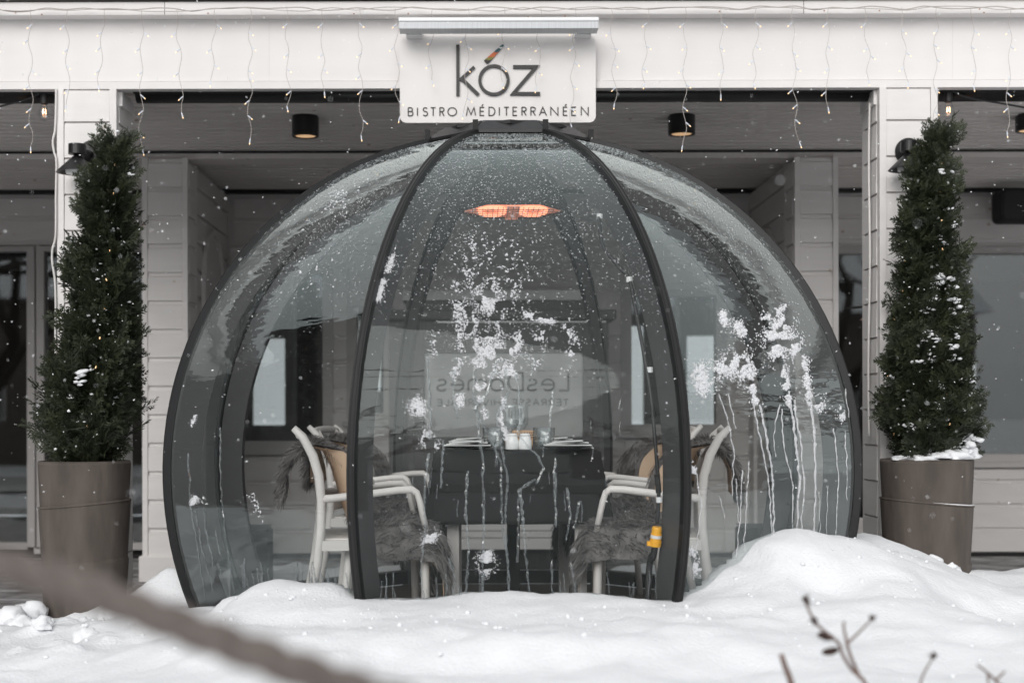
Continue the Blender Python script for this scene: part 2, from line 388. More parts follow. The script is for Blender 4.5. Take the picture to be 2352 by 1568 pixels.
# roof edge, fascia, cornice
MB().box(-6.5, 6.5, .60, .648, 2.757, 3.30).build('fascia', 'fascia', B)
MB().box(-6.5, 6.5, .65, .86, 2.80, 3.30).build('roof_beam', 'blackmatte', B)
MB().box(-6.5, 6.5, .585, .645, 2.715, 2.752).build('fascia_trim', 'fascia', B)
MB().box(-6.5, 6.5, .52, .598, 3.068, 3.137).build('cornice', 'fascia', B, bevel=.004)
MB().box(-6.5, 6.5, .50, .86, 3.14, 3.36).build('drip_edge', 'roofdark', B)
MB().box(-6.5, 6.5, .40, 12, 3.37, 3.55).build('roof', 'farroof', B)
rust = mat('rust_stain', (.38, .20, .10), .8)
for x_ in (-4.6, X(378, 7.1), X(1850, 7.1), 4.4): MB().box(x_-.0012, x_+.0012, .5188, .5202, 3.07, 3.135).build('board_joint', 'roofdark', B)
for x_ in (X(2190, 7.2), X(620, 7.2)): MB().box(x_-.001, x_+.001, .5988, .6002, 2.76, 3.06).build('board_joint', 'stain', B)
for px, py in ((38,28),(98,32),(815,32),(940,32),(1215,40),(1655,28),(1895,27),(2022,27),(2252,24),(2262,32),(1300,38),(480,30)):
    m_ = MB(); m_.prism([(X(px, 7.12)+.004*math.cos(q*.9)*(1+.3*(q % 2)), .5192, Z(py, 7.12)+.0035*math.sin(q*.9)) for q in range(7)], (0, -.0008, 0)); m_.build('rusty_nail', rust, B)
# blind housings under the beam (one for each bay)
for a, b in ((-6.4, -2.30), (-1.90, 1.875), (2.24, 6.4)):
    q = MB().tube([(a, .745, 2.725), (b, .745, 2.725)], .047, 14).build('blind_roller', 'black', B, smooth=True)
    MB().box(a, b, .655, .69, 2.712, 2.795).build('roller_cover', 'blackmatte', q)
# ceiling of narrow tongue and groove boards
ce = MB().box(-6.5, 6.5, .87, 4.3, CZ+.02, CZ+.06).build('ceiling', 'blackmatte', B)
y = .88; k = 0
while y < 4.19:
    zz = CZ + (.0015 if k % 3 == 0 else 0)
    MB().prism([(-6.4, y, zz+.018), (-6.4, y+.001, zz-.007), (-6.4, y+.010, zz-.009), (-6.4, y+.014, zz), (-6.4, y+.100, zz), (-6.4, y+.106, zz+.018)], (12.8, 0, 0)).build('ceiling_board', 'ceil', ce); y += .108; k += 1
tb = MB().box(-6.4, 6.4, 2.60, 2.80, CZ-.050, CZ-.003).build('cross_beam', 'ceil', B)
MB().box(-6.4, 6.4, 2.592, 2.599, CZ-.016, CZ-.003).build('beam_gap', 'blackmatte', tb)
MB().box(-6.4, 6.4, 4.12, 4.19, CZ-.03, CZ-.003).build('wall_moulding', 'blackmatte', B)

def lap(parent, x0, x1, y, z0, z1, expo, m, axis='y', sgn=-1, cove=.16):
    """horizontal lap boards on a face; axis 'y' faces -Y, axis 'x' faces sgn*X with x0..x1 measured along Y at x=y"""
    z = z0
    while z < z1-.02:
        t = min(z+expo, z1); c = t-(t-z)*cove
        pr = [(0, z+.002), (-.021, z+.002), (-.017, c), (-.007, c+.006), (-.004, t), (0, t)]
        if axis == 'y': MB().prism([(x0, y+a, b) for a, b in pr], (x1-x0, 0, 0)).build('siding_board', m, parent)
        else: MB().prism([(y-sgn*a, x0, b) for a, b in pr], (0, x1-x0, 0)).build('siding_board', m, parent)
        z = t
def column(x0, x1, yf, yb, z1, expo, m, z0, inner, cove):
    cb = MB().box(x0+.008, x1-.008, yf+.008, yb-.008, 0, z1).build('column', m, B)
    tw = .034
    for a in (x0-.008, x1+.008-tw):
        MB().box(a, a+tw, yf-.019, yf+.03, .0, z1).build('corner_trim', m, cb)
    lap(cb, x0+.028, x1-.028, yf+.006, z0, z1, expo, m, cove=cove)
    sx = x1 if inner > 0 else x0
    lap(cb, yf+.032, yb-.03, sx-inner*.008, z0, z1, expo, m, 'x', inner, cove)
    MB().box(min(sx, sx+inner*.010), max(sx, sx+inner*.010), yb-.03, yb, 0, z1).build('corner_trim', m, cb)
    MB().box(x0-.03, x1+.03, yf-.035, yb+.02, 0, .17).build('plinth', m, cb, bevel=.008)
    return cb
colL = column(X(138,7.2), X(267,7.2), YF, YF+.30, 2.715, .1825, 'white', .178, 1, .05)
colR = column(X(2023,7.2), X(2149,7.2), YF, YF+.30, 2.715, .1825, 'white', .18, -1, .05)
rcL = column(X(331,9.16), X(430,9.16), YR, YR+.29, CZ-.055, .1825, 'white', .165, 1, .16)
rcR = column(X(1828,9.16), X(1922,9.16), YR, YR+.29, CZ-.055, .1825, 'white', .165, -1, .16)
for px, c in ((270, colL), (2005, colR)):      # little corner blocks where the beam meets the columns
    MB().box(X(px,7.3)-.012, X(px,7.3)+.045, .63, .88, 2.64, 2.712).build('corner_block', 'white', c)

# wing walls from the rear columns to the back wall, each with an arched niche
for sgn, xw in ((1, X(430, 9.16)-.03), (-1, X(1828, 9.16)+.03)):
    ww = MB().box(min(xw, xw-sgn*.12), max(xw, xw-sgn*.12), YR+.30, YW-.02, 0, CZ-.03).build('wing_wall', 'wall', B)
    lap(ww, YR+.30, YW-.03, xw, .05, CZ-.04, .1825, 'wall', 'x', sgn)
    yc, rr, zc = 3.50, .40, 1.95; m = MB(); pts = []
    for q in range(19):
        a = math.pi*q/18; pts.append((yc-rr*math.cos(a), zc+rr*1.1*math.sin(a)))
    pts = [(yc-rr, .1)] + pts + [(yc+rr, .1)]
    for (a, b), (c2, d2) in zip(pts[:-1], pts[1:]):
        f = lambda yy, zz: (yc+(yy-yc)*.87, zc+(zz-zc)*.90 if zz > zc else zz)
        A_, B_ = f(a, b), f(c2, d2); x_ = xw+sgn*.018
        m.prism([(x_, a, b), (x_, c2, d2), (x_, B_[0], B_[1]), (x_, A_[0], A_[1])], (sgn*.03, 0, 0))
    m.build('arch_trim', 'wall', ww)
    ins = [(xw+sgn*.019, yc+(a-yc)*.86, zc+(b-zc)*.89 if b > zc else b) for a, b in pts]
    MB().prism(ins, (sgn*.006, 0, 0)).build('niche_panel', 'wall', ww)

# back wall: piers and bands of siding round the openings
OP = [(-4.9, -3.51, .08, 2.36), (-3.46, -2.40, .08, 2.36), (-2.00, -1.26, .84, 2.20), (-1.10, -.80, 1.05, 1.90), (.98, 1.72, .96, 2.02), (2.48, 5.6, .73, 2.34)]
wl = MB().box(-6.5, 6.5, YW, YW+.10, 2.37, CZ+.3).build('back_wall', 'wall', B)
lap(wl, -6.4, -2.28, YW-.002, 2.40, CZ-.03, .1825, 'wall'); lap(wl, 2.10, 6.4, YW-.002, 2.40, CZ-.03, .1825, 'wall'); lap(wl, -1.98, 1.86, YW-.002, 2.38, CZ-.03, .1825, 'wall')
xs = sorted([-6.5] + [v for o in OP for v in o[:2]] + [6.5])
for a, b in zip(xs[:-1], xs[1:]):
    o = next((o for o in OP if abs(o[0]-a) < 1e-6), None)
    if o is None:
        MB().box(a, b, YW, YW+.1, 0, 2.369).build('pier', 'wall', B)
        if b-a > .15: lap(wl, a+.02, b-.02, YW-.002, .03, 2.37, .1825, 'wall')
    else:
        if o[2] > .2:
            MB().box(a, b, YW, YW+.1, 0, o[2]-.001).build('apron', 'wall', B); lap(wl, a, b, YW-.002, .03, o[2]-.06, .1825, 'wall')
        if o[3] < 2.36: MB().box(a, b, YW, YW+.1, o[3]+.001, 2.368).build('header', 'wall', B); lap(wl, a, b, YW-.002, o[3]+.05, 2.37, .1825, 'wall')
        fr = MB(); t = .04 if a < -2.3 else .05
        fr.box(a-.03, a+t, YW-.03, YW+.08, o[2], o[3]); fr.box(b-t, b+.03, YW-.03, YW+.08, o[2], o[3])
        fr.box(a+t, b-t, YW-.03, YW+.08, o[3]-t, o[3]); fr.box(a+t, b-t, YW-.03, YW+.08, o[2]-.02, o[2]+t*.8)
        wn = fr.build('window', 'wframe', B)
        MB().box(a+t-.005, b-t+.005, YW+.02, YW+.026, o[2]+t*.5, o[3]-t+.005).build('pane', 'pane', wn)
        if o[2] > .2: MB().box(a-.06, b+.06, YW-.06, YW-.031, o[2]-.06, o[2]-.021).build('sill', 'wframe', wn)
MB().box(-6.5, 6.5, YW-.035, YW-.02, .0, .028).build('base_flashing', 'blackmatte', B)
# the dining room behind the glass, with windows on its far side
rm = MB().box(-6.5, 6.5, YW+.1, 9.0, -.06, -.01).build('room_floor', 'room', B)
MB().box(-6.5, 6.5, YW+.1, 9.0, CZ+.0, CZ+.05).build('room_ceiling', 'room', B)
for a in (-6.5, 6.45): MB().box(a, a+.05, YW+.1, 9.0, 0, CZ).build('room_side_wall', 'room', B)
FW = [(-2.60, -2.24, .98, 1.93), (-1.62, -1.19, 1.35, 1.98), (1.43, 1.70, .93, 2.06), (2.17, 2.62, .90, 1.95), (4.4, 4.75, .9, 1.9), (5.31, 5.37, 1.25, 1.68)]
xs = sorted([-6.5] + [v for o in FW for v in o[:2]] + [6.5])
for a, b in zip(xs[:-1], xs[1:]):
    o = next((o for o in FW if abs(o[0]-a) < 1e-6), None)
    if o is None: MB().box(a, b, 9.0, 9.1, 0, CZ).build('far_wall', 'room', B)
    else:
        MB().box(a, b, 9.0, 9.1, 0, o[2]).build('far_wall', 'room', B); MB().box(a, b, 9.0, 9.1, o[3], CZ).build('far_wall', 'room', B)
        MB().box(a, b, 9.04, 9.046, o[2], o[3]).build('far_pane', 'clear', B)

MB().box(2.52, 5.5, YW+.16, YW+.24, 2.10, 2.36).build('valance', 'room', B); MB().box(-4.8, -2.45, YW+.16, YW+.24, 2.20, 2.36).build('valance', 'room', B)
# dark shelter wall behind the dome with the frosted "Les Domes" window
kx0, kx1, ky = X(893,9.75), X(1398,9.75), 3.15
K = thing('terrace_kiosk', 'charcoal panelled kiosk with cornice and frosted lettered window behind the dome', 'kiosk', ((kx0+kx1)/2, ky, 0))
kd = 9.75
MB().box(kx0, X(975,kd), ky, ky+.5, .10, Z(735,kd)).build('side_panel', 'kiosk', K); MB().box(X(1340,kd), kx1, ky, ky+.5, .10, Z(735,kd)).build('side_panel', 'kiosk', K)
MB().box(X(975,kd)+.001, X(1340,kd)-.001, ky+.004, ky+.5, Z(810,kd), Z(735,kd)).build('top_panel', 'kiosk', K)
MB().box(kx0-.05, kx1+.05, ky-.05, ky+.55, Z(735,kd)+.001, Z(712,kd)).build('cornice', 'kiosk', K, bevel=.01)
MB().box(kx0+.12, kx1-.12, ky-.01, ky+.5, Z(712,kd)+.001, Z(690,kd)).build('frieze', 'kiosk', K)
MB().box(kx0+.10, kx1-.10, ky-.03, ky+.5, Z(690,kd)+.001, Z(668,kd)).build('top_ledge', 'frost', K)
MB().box(X(1005,kd), X(1392,kd), ky-.012, ky-.001, Z(741,kd), Z(738,kd)).build('bright_strip', 'steel', K)
for px in (915, 940, 1362, 1384): MB().box(X(px,kd), X(px+10,kd), ky-.012, ky-.001, .14, Z(745,kd)).build('batten', 'kiosk', K)
MB().box(X(975,kd)+.001, X(1340,kd)-.001, ky+.004, ky+.5, Z(1180,kd), Z(1004,kd)).build('lower_panel', 'kiosk', K)
for a, b in ((1203, 1217), (1219, 1233), (1235, 1260)): MB().box(X(990,kd), X(1375,kd), ky-.03, ky+.02, Z(b,kd), Z(a,kd)).build('pale_rail', 'wall', K)
MB().box(kx0+.03, kx1-.03, ky+.03, ky+.5, 0, Z(1182,kd)).build('plinth', 'blackmatte', K)
kp = MB().box(X(976,kd), X(1339,kd), ky+.02, ky+.03, Z(1003,kd), Z(811,kd)).build('frosted_window', 'frost', K)

# ------------------------------------------------------------------ lettering: stroke glyphs in a unit box (0..1 wide, 0..1 tall)
def arc(cx, cy, rx, ry, a0, a1, n=14): return [(cx+rx*math.cos(R(a0+(a1-a0)*k/n)), cy+ry*math.sin(R(a0+(a1-a0)*k/n))) for k in range(n+1)]
GL = {
 'B': [[(0,0),(0,1)], [(0,1),(.45,1)]+arc(.45,.77,.45,.23,90,-90)+[(0,.54)], [(0,.54),(.5,.54)]+arc(.5,.27,.5,.27,90,-90)+[(0,0)]],
 'I': [[(.5,0),(.5,1)]], 'L': [[(0,1),(0,0),(1,0)]],
 'S': [arc(.5,.77,.44,.23,30,270)+arc(.5,.27,.5,.27,90,-150)],
 'T': [[(0,1),(1,1)], [(.5,0),(.5,1)]], 'R': [[(0,0),(0,1)], [(0,1),(.5,1)]+arc(.5,.76,.5,.24,90,-90)+[(0,.52)], [(.42,.52),(1,0)]],
 'O': [arc(.5,.5,.5,.5,0,360,30)], 'o': [arc(.5,.32,.5,.32,0,360,26)],
 'M': [[(0,0),(.16,1),(.5,.12),(.84,1),(1,0)]], 'E': [[(1,1),(0,1),(0,0),(1,0)], [(0,.52),(.9,.52)]],
 'D': [[(0,0),(0,1),(.4,1)]+arc(.4,.5,.6,.5,90,-90)+[(0,0)]], 'A': [[(0,0),(.5,1),(1,0)], [(.2,.36),(.8,.36)]],
 'N': [[(0,0),(0,1),(1,0),(1,1)]], 'H': [[(0,0),(0,1)], [(1,0),(1,1)], [(0,.52),(1,.52)]], 'V': [[(0,1),(.5,0),(1,1)]],
 'e': [[(0.02,.34),(.98,.34)]+arc(.5,.32,.5,.32,4,310,22)],
 's': [arc(.5,.48,.42,.16,30,270,10)+arc(.5,.16,.5,.16,90,-150,10)],
 'm': [[(0,0),(0,.64)], [(0,.38)]+arc(.25,.40,.25,.24,180,0,10)+[(.5,0)], [(.5,.38)]+arc(.75,.40,.25,.24,180,0,10)+[(1,0)]],
}
def stroke(mb, pts, wd, dep, y):
    """flat ribbon with thickness along X-Z at face y (towards -Y by dep)"""
    p = [Vector((a, b)) for a, b in pts]; n = len(p); L = []; Rr = []
    closed = (p[0]-p[-1]).length < 1e-5
    for k in range(n):
        a = p[k]-p[k-1] if k > 0 else (p[0]-p[-2] if closed else p[1]-p[0]); b = p[k+1]-p[k] if k < n-1 else (p[1]-p[0] if closed else p[-1]-p[-2])
        a = a.normalized() if a.length > 1e-7 else b.normalized(); b = b.normalized() if b.length > 1e-7 else a
        na = Vector((-a.y, a.x)); nb = Vector((-b.y, b.x)); m = (na+nb); m = m.normalized() if m.length > 1e-6 else na
        sc = min(2.2, 1/max(.3, m.dot(na))); L.append(p[k]+m*wd/2*sc); Rr.append(p[k]-m*wd/2*sc)
    i = len(mb.v)
    for k in range(n):
        for q in (L[k], Rr[k]): mb.v.append((q.x, y-dep, q.y))
        for q in (L[k], Rr[k]): mb.v.append((q.x, y, q.y))
    for k in range(n-1):
        a = i+4*k; b = a+4; mb.f += [(a, b, b+1, a+1), (a+2, b+2, b, a), (a+1, b+1, b+3, a+3)]
    mb.f += [(i, i+1, i+3, i+2), (i+4*n-4, i+4*n-2, i+4*n-1, i+4*n-3)]
def glyph(ch, x0, x1, z0, z1, wd, y, dep, parent, m, mirror=False):
    mb = MB(); acc = ch in 'ÉÈ'; base = {'É': 'E'}.get(ch, ch)
    for si, st in enumerate(GL[base]):
        pts = [((x1-(x1-x0)*a) if mirror else (x0+(x1-x0)*a), z0+(z1-z0)*b) for a, b in st]
        stroke(mb, pts, wd, dep+.0004*si, y)
    if acc:
        h = z1-z0; stroke(mb, [(x0+.42*(x1-x0), z1+.16*h), (x0+.80*(x1-x0), z1+.36*h)], wd, dep, y)
    return mb.build('letter', m, parent)

# mirrored writing on the frosted window
def line_on_pane(txt, pxa, pxb, pyb, pyt, wid, wd):
    tot = sum(wid.get(c, .7) for c in txt) + .32*(len(txt)-1); u = (pxb-pxa)/tot; x = pxb
    for c in txt:
        ww = wid.get(c, .7)*u
        if c != ' ': glyph(c, X(x-ww, kd), X(x, kd), Z(pyb, kd), Z(pyt, kd), wd, ky+.0195, .002, kp, 'ghost', mirror=True)
        x -= ww+.32*u
line_on_pane('LesDomes', 1004, 1306, 897, 856, {'L': .62, 'e': .8, 's': .62, 'D': .95, 'o': .85, 'm': 1.15}, .013)
line_on_pane('TERRASSE HIVERNALE', 1004, 1306, 931, 917, {'I': .06, 'E': .55, 'T': .6, 'R': .55, 'S': .5, ' ': .8, 'L': .5}, .006)

# ------------------------------------------------------------------ the sign and its lamp
sd = 7.145; ys = sd+EYE.y
SG = thing('restaurant_sign', 'white rounded sign board lettered koz bistro méditerranéen hanging from the beam', 'sign', ((X(920,sd)+X(1370,sd))/2, ys, Z(281,sd)))
def rrect(x0, x1, z0, z1, r, y):
    P = []
    for cx, cz, a0 in ((x1-r, z1-r, 0), (x0+r, z1-r, 90), (x0+r, z0+r, 180), (x1-r, z0+r, 270)):
        P += [(cx+r*math.cos(R(a0+15*k)), y, cz+r*math.sin(R(a0+15*k))) for k in range(7)]
    return P
MB().prism(rrect(X(920,sd), X(1370,sd), Z(282,sd), Z(84,sd), .033, ys), (0, .025, 0)).build('board', 'signwhite', SG)
def sx(q): return X(907.4+q*.2161, sd)
def sz(q): return Z(q*.2161, sd)
wd = sx(34)-sx(0)
mb = MB(); stroke(mb, [(sx(675), sz(1022)), (sx(675), sz(482))], wd, .012, ys-.0005); stroke(mb, [(sx(696), sz(858)), (sx(850), sz(718))], wd*.95, .0114, ys-.0005); stroke(mb, [(sx(716), sz(842)), (sx(893), sz(1014))], wd*1.08, .0108, ys-.0005); mb.build('letter', 'ink', SG)
mb = MB(); stroke(mb, [(sx(1058+150*math.cos(R(k*7.5))), sz(857-150*math.sin(R(k*7.5)))) for k in range(49)], wd*.95, .012, ys-.0005); mb.build('letter', 'ink', SG)
mb = MB()
for pl in ([(1262,700),(1545,700),(1515,735),(1262,735)], [(1468,737),(1513,737),(1296,983),(1255,983)], [(1253,985),(1548,985),(1548,1020),(1228,1016)]):
    mb.prism([(sx(a), ys-.0005, sz(b)) for a, b in pl][::-1], (0, -.012, 0))
mb.build('letter', 'ink', SG)
acc = bpy.data.materials.new('accent_paint'); acc.use_nodes = True; n = acc.node_tree; b = n.nodes['Principled BSDF']; b.inputs['Roughness'].default_value = .5
geo = n.nodes.new('ShaderNodeTexCoord'); nz = n.nodes.new('ShaderNodeTexNoise'); nz.inputs['Scale'].default_value = 45; sp = n.nodes.new('ShaderNodeSeparateXYZ'); ad = n.nodes.new('ShaderNodeMath'); ad.operation = 'MULTIPLY_ADD'; ad.inputs[1].default_value = .035
cr = n.nodes.new('ShaderNodeValToRGB'); cr.color_ramp.interpolation = 'CONSTANT'
mr = n.nodes.new('ShaderNodeMapRange'); zb, zt = sz(682)-wpos(SG).z, sz(478)-wpos(SG).z; mr.inputs['From Min'].default_value = zb+.017; mr.inputs['From Max'].default_value = zt+.017
for p_, c_ in ((0, (.012, .011, .011)), (.17, (.22, .20, .03)), (.36, (.62, .14, .04)), (.66, (.02, .09, .11)), (.8, (.75, .74, .73)), (.87, (.02, .10, .12))):
    e = cr.color_ramp.elements[0] if p_ == 0 else cr.color_ramp.elements.new(p_); e.position = p_; e.color = (*c_, 1)
cr.color_ramp.elements.remove(cr.color_ramp.elements[-1])
n.links.new(geo.outputs['Object'], sp.inputs[0]); n.links.new(geo.outputs['Object'], nz.inputs['Vector']); n.links.new(nz.outputs['Fac'], ad.inputs[0]); n.links.new(sp.outputs['Z'], ad.inputs[2])
n.links.new(ad.outputs[0], mr.inputs['Value']); n.links.new(mr.outputs[0], cr.inputs[0]); n.links.new(cr.outputs[0], b.inputs['Base Color'])
MB().prism([(sx(a), ys-.0005, sz(b_)) for a, b_ in ((952,650),(982,684),(1008,672),(1168,488),(1150,478))], (0, -.010, 0)).build('accent_stroke', acc, SG)
LW = dict(zip(range(20), [('B',147,197),('I',238,252),('S',304,352),('T',387,437),('R',483,527),('O',568,660),('M',765,862),('É',910,953),('D',1005,1068),('I',1109,1121),('T',1165,1217),('E',1260,1303),('R',1355,1400),('R',1450,1497),('A',1540,1615),('N',1662,1738),('É',1795,1837),('E',1885,1928),('N',1986,2060)]))
for k, (ch, a, b_) in LW.items(): glyph(ch, sx(a), sx(b_), sz(1230 if a > 700 else 1232), sz(1143 if a > 700 else 1146), sx(11)-sx(0), ys-.0005, .003, SG, 'ink')

ld = 7.0
LB = thing('sign_light_bar', 'long white lamp bar with ribbed diffuser mounted above the sign', 'lamp', (X(1147,ld), ld+EYE.y, Z(70,ld)))
MB().box(X(918,ld), X(1376,ld), .36, .47, Z(54,ld), Z(45,ld)).build('housing', 'lamp', LB, bevel=.004)
MB().box(X(919,ld), X(1375,ld), .365, .465, Z(70,ld), Z(54,ld)-.001).build('diffuser', 'diff', LB)
for px in (935, 1322):
    br = MB().box(X(px,7.1), X(px+37,7.1), .47, .583, Z(84,7.1), Z(64,7.1)).build('bracket', 'lamp', LB)
    for q in (4, 33): MB().lathe([(.007, 0), (.007, .006)], (0, 0, 0), 8).build('bolt', 'steel', br, local=True).matrix_local = Matrix.Translation(Vector((X(px+q,7.1), .469, Z(80,7.1)))-wpos(LB)) @ Matrix.Rotation(R(90), 4, 'X')

# ------------------------------------------------------------------ the dome
D = thing('glass_dome', 'round clear dining dome with black ribs half buried in snow', 'dome', (0, 0, FLOOR))
ZT = 2.305
def ribpt(az, z, dr=0): r = rz_(z)+dr; return Vector((math.sin(R(az))*r, -math.cos(R(az))*r, z))
NZ = 44
def profile(z0=0.02, z1=ZT):
    a0 = math.asin((z0-DZ)/DR); a1 = math.asin((z1-DZ)/DR/VS)
    return [a0+(a1-a0)*k/NZ for k in range(NZ+1)]
prof = profile()
def rib_surface(az, w2, din, dout):
    mb = MB(); u = Vector((math.cos(R(az)), math.sin(R(az)), 0)); rd = Vector((math.sin(R(az)), -math.cos(R(az)), 0)); rings = []
    for a in prof:
        ring = []
        for s, dd in ((-1, dout), (1, dout), (1, -din), (-1, -din)):
            rr = DR+dd; p = rd*(rr*math.cos(a)) + u*(s*w2) + Vector((0, 0, DZ+rr*math.sin(a)*(VS if a > 0 else 1))); ring.append(tuple(p))
        rings.append(ring)
    for k, rg in enumerate(rings): mb.v += rg
    for k in range(len(rings)-1):
        for j in range(4): a_ = 4*k+j; b_ = 4*k+(j+1) % 4; mb.f.append((a_, b_, b_+4, a_+4))
    mb.f += [(3, 2, 1, 0), tuple(4*(len(rings)-1)+j for j in range(4))]
    return mb
panels = {}
for k in range(8):
    az = 22.5+45*k
    rb = rib_surface(az, .0155, .008, .020).build('rib', 'black', D)
    rib_surface(az, .012, .140, -.012).build('rib_fin', 'fin', rb)
    for s in (-.008, .008):    # fine grooves along the cap
        mb = rib_surface(az, .0022, -.0202, .0218); mb.v = [tuple(Vector(v)+Vector((math.cos(R(az)), math.sin(R(az)), 0))*s) for v in mb.v]; mb.build('rib_bead', 'blackmatte', rb)
for k in range(8):
    a0, a1 = -22.5-45*k, 22.5-45*k; mb = MB(); NX = 6
    for a in prof:
        p0 = Vector((math.sin(R(a0)), -math.cos(R(a0)), 0))*DR*math.cos(a); p1 = Vector((math.sin(R(a1)), -math.cos(R(a1)), 0))*DR*math.cos(a)
        for j in range(NX+1): q = p0.lerp(p1, j/NX); mb.v.append((q.x, q.y, DZ+DR*math.sin(a)*(VS if a > 0 else 1)))
    for i in range(NZ):
        for j in range(NX): a = i*(NX+1)+j; mb.f.append((a, a+1, a+NX+2, a+NX+1))
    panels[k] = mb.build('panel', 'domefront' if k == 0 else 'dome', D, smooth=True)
# top cap: eight sloping plates round a ring
rt = rz_(ZT)
for k in range(8):
    a0, a1 = -22.2-45*k, 22.2-45*k
    P = [Vector((math.sin(R(a))*r, -math.cos(R(a))*r, z)) for a, r, z in ((a0, rt+.055, ZT-.005), (a1, rt+.055, ZT-.005), (a1, rt-.03, ZT+.052), (a0, rt-.03, ZT+.052))]
    MB().prism(P, (0, 0, .012)).build('cap_plate', 'black', D)
    q0 = [Vector((math.sin(R(a))*r, -math.cos(R(a))*r, z)) for a, r, z in ((a0, rt+.050, ZT-.022), (a1, rt+.050, ZT-.022), (a1, rt-.005, ZT-.005), (a0, rt-.005, ZT-.005))]
    MB().prism(q0, (0, 0, .010)).build('cap_seal', 'seal', D)
    f0 = Vector((math.sin(R(a1+.3))*(rt+.05), -math.cos(R(a1+.3))*(rt+.05), ZT)); MB().box(f0.x-.012, f0.x+.012, f0.y-.012, f0.y+.012, ZT-.004, ZT+.05).build('cap_bracket', 'blackmatte', D)
MB().lathe([(rt-.02, ZT+.045), (rt-.02, ZT+.06), (.02, ZT+.075)], n=8).build('cap_lid', 'black', D)
rf = rz_(FLOOR)
fl = [Vector((math.sin(R(22.5+45*k))*(rf-.01), -math.cos(R(22.5+45*k))*(rf-.01), .005)) for k in range(8)]
MB().prism(fl, (0, 0, FLOOR-.006)).build('floor', 'dfloor', D)
for k in range(8):
    a0, a1 = 22.5+45*k, 67.5+45*k; q = [ribpt(a, z, dd) for a, z, dd in ((a0, .14, -.06), (a1, .14, -.06), (a1, .14, .01), (a0, .14, .01))]
    MB().prism(q, (0, 0, .07)).build('base_rail', 'black', D)

# ---- melt water, ice runs and stuck snow on the three panels towards the street
drop_t = (np.array([(1,0,0),(0,1,0),(-1,0,0),(0,-1,0),(.5,.5,.75),(-.5,.5,.75),(-.5,-.5,.75),(.5,-.5,.75)], float), [(0,1,4),(1,2,5),(1,5,4),(2,3,6),(2,6,5),(3,0,7),(3,7,6),(0,4,7),(4,5,6,7)])
def put(mb, p, nrm, size, tpl, stretch=1.0, hgt=.6, rnd=True):
    t = Vector((0, 0, 1)) - nrm*nrm.z; t = t.normalized() if t.length > .05 else Vector((1, 0, 0)); s_ = nrm.cross(t)
    a = random.uniform(0, 6.28) if rnd else 0; ca, sa = math.cos(a), math.sin(a); e1 = t*ca+s_*sa; e2 = s_*ca-t*sa
    mb.add([p + (e1*v[0]*stretch + e2*v[1] + nrm*v[2]*hgt)*size for v in tpl[0]], tpl[1])
def panpt(k, u, z):
    a0, a1 = -22.5-45*k, 22.5-45*k; p = ribpt(a0, z).lerp(ribpt(a1, z), u); nn = Vector((PN[k].x, PN[k].y, CA*(z-DZ)/rz_(z))).normalized(); return p+nn*.0015, nn
NICE = {0: 'front', 1: 'left', 7: 'right'}
for k, cnt in ((0, 10500), (1, 8500), (7, 8500)):
    mb = MB(); done = 0
    while done < cnt:
        a = random.random()**.62; z = .5 + 1.86*a; u = random.uniform(.02, .98)
        dens = max(.02, (z-1.15)/.95) if z > 1.17 else .02
        # heavier along the ribs and in drifts
        dens *= .55+.9*max(0, .5+mn.noise((u*3+k*9, z*2.4, k)))
        if abs(u-.5) > .46: dens *= 1.5
        if random.random() > dens: continue
        p, nn = panpt(k, u, z); s_ = random.choice((.0007, .0010, .0010, .0013, .0018, .0028))*(1.0 if z > 1.5 else .85)
        put(mb, p, nn, s_, drop_t, random.uniform(.9, 1.7), .7); done += 1
    tag(mb.build('meltwater_droplet', 'drop', panels[k]), 'fine beads of melt water and sleet', kind='stuff')

grain = ico(1)
def crust(mb, pts, spread, n, gs=(.0020, .0056), body=0.0):
    """wet snow stuck along a picture path: many small grains, thicker in the middle"""
    for _ in range(n):
        i = random.randrange(len(pts)-1) if len(pts) > 1 else 0; f = random.random()
        q = pts[i] if len(pts) == 1 else (pts[i][0]+(pts[i+1][0]-pts[i][0])*f, pts[i][1]+(pts[i+1][1]-pts[i][1])*f)
        dx, dy = random.gauss(0, spread), random.gauss(0, spread)
        if mn.noise(((q[0]+dx)*.045, (q[1]+dy)*.045, 4)) < -.12: continue
        p, nn = hit(q[0]+dx, q[1]+dy)
        if p is None: continue
        fall = max(.35, 1-math.hypot(dx, dy)/(2.4*spread)); put(mb, p+nn*.001, nn, random.uniform(*gs)*fall*random.choice((.55, .8, 1, 1.3)), (grain[0], grain[1]), random.uniform(.6, 1.9), random.uniform(.5, 1.1))
def run(mb, pts, r0=.0035, r1=.002):
    """a wavering trickle of ice down the sheet"""
    P = []; L = [Vector(p) for p in pts]
    for a, b in zip(L[:-1], L[1:]):
        m = max(2, int((b-a).length/4))
        for k in range(m): P.append(a.lerp(b, k/m))
    P.append(L[-1]); out = []; rr = []; sd_ = random.uniform(0, 99)
    for k, q in enumerate(P):
        p, nn = hit(q.x+2.2*mn.noise((q.y*.05, sd_, 0))*1.6, q.y)
        if p is None: continue
        out.append(p+nn*.0015); t = k/len(P); rr.append((r0*(1-t)+r1*t)*max(.18, 1+.9*mn.noise((q.y*.11, sd_, 3))+.7*mn.noise((q.y*.33, sd_, 6))))
    if len(out) > 2: mb.tube(out, rr, 5)

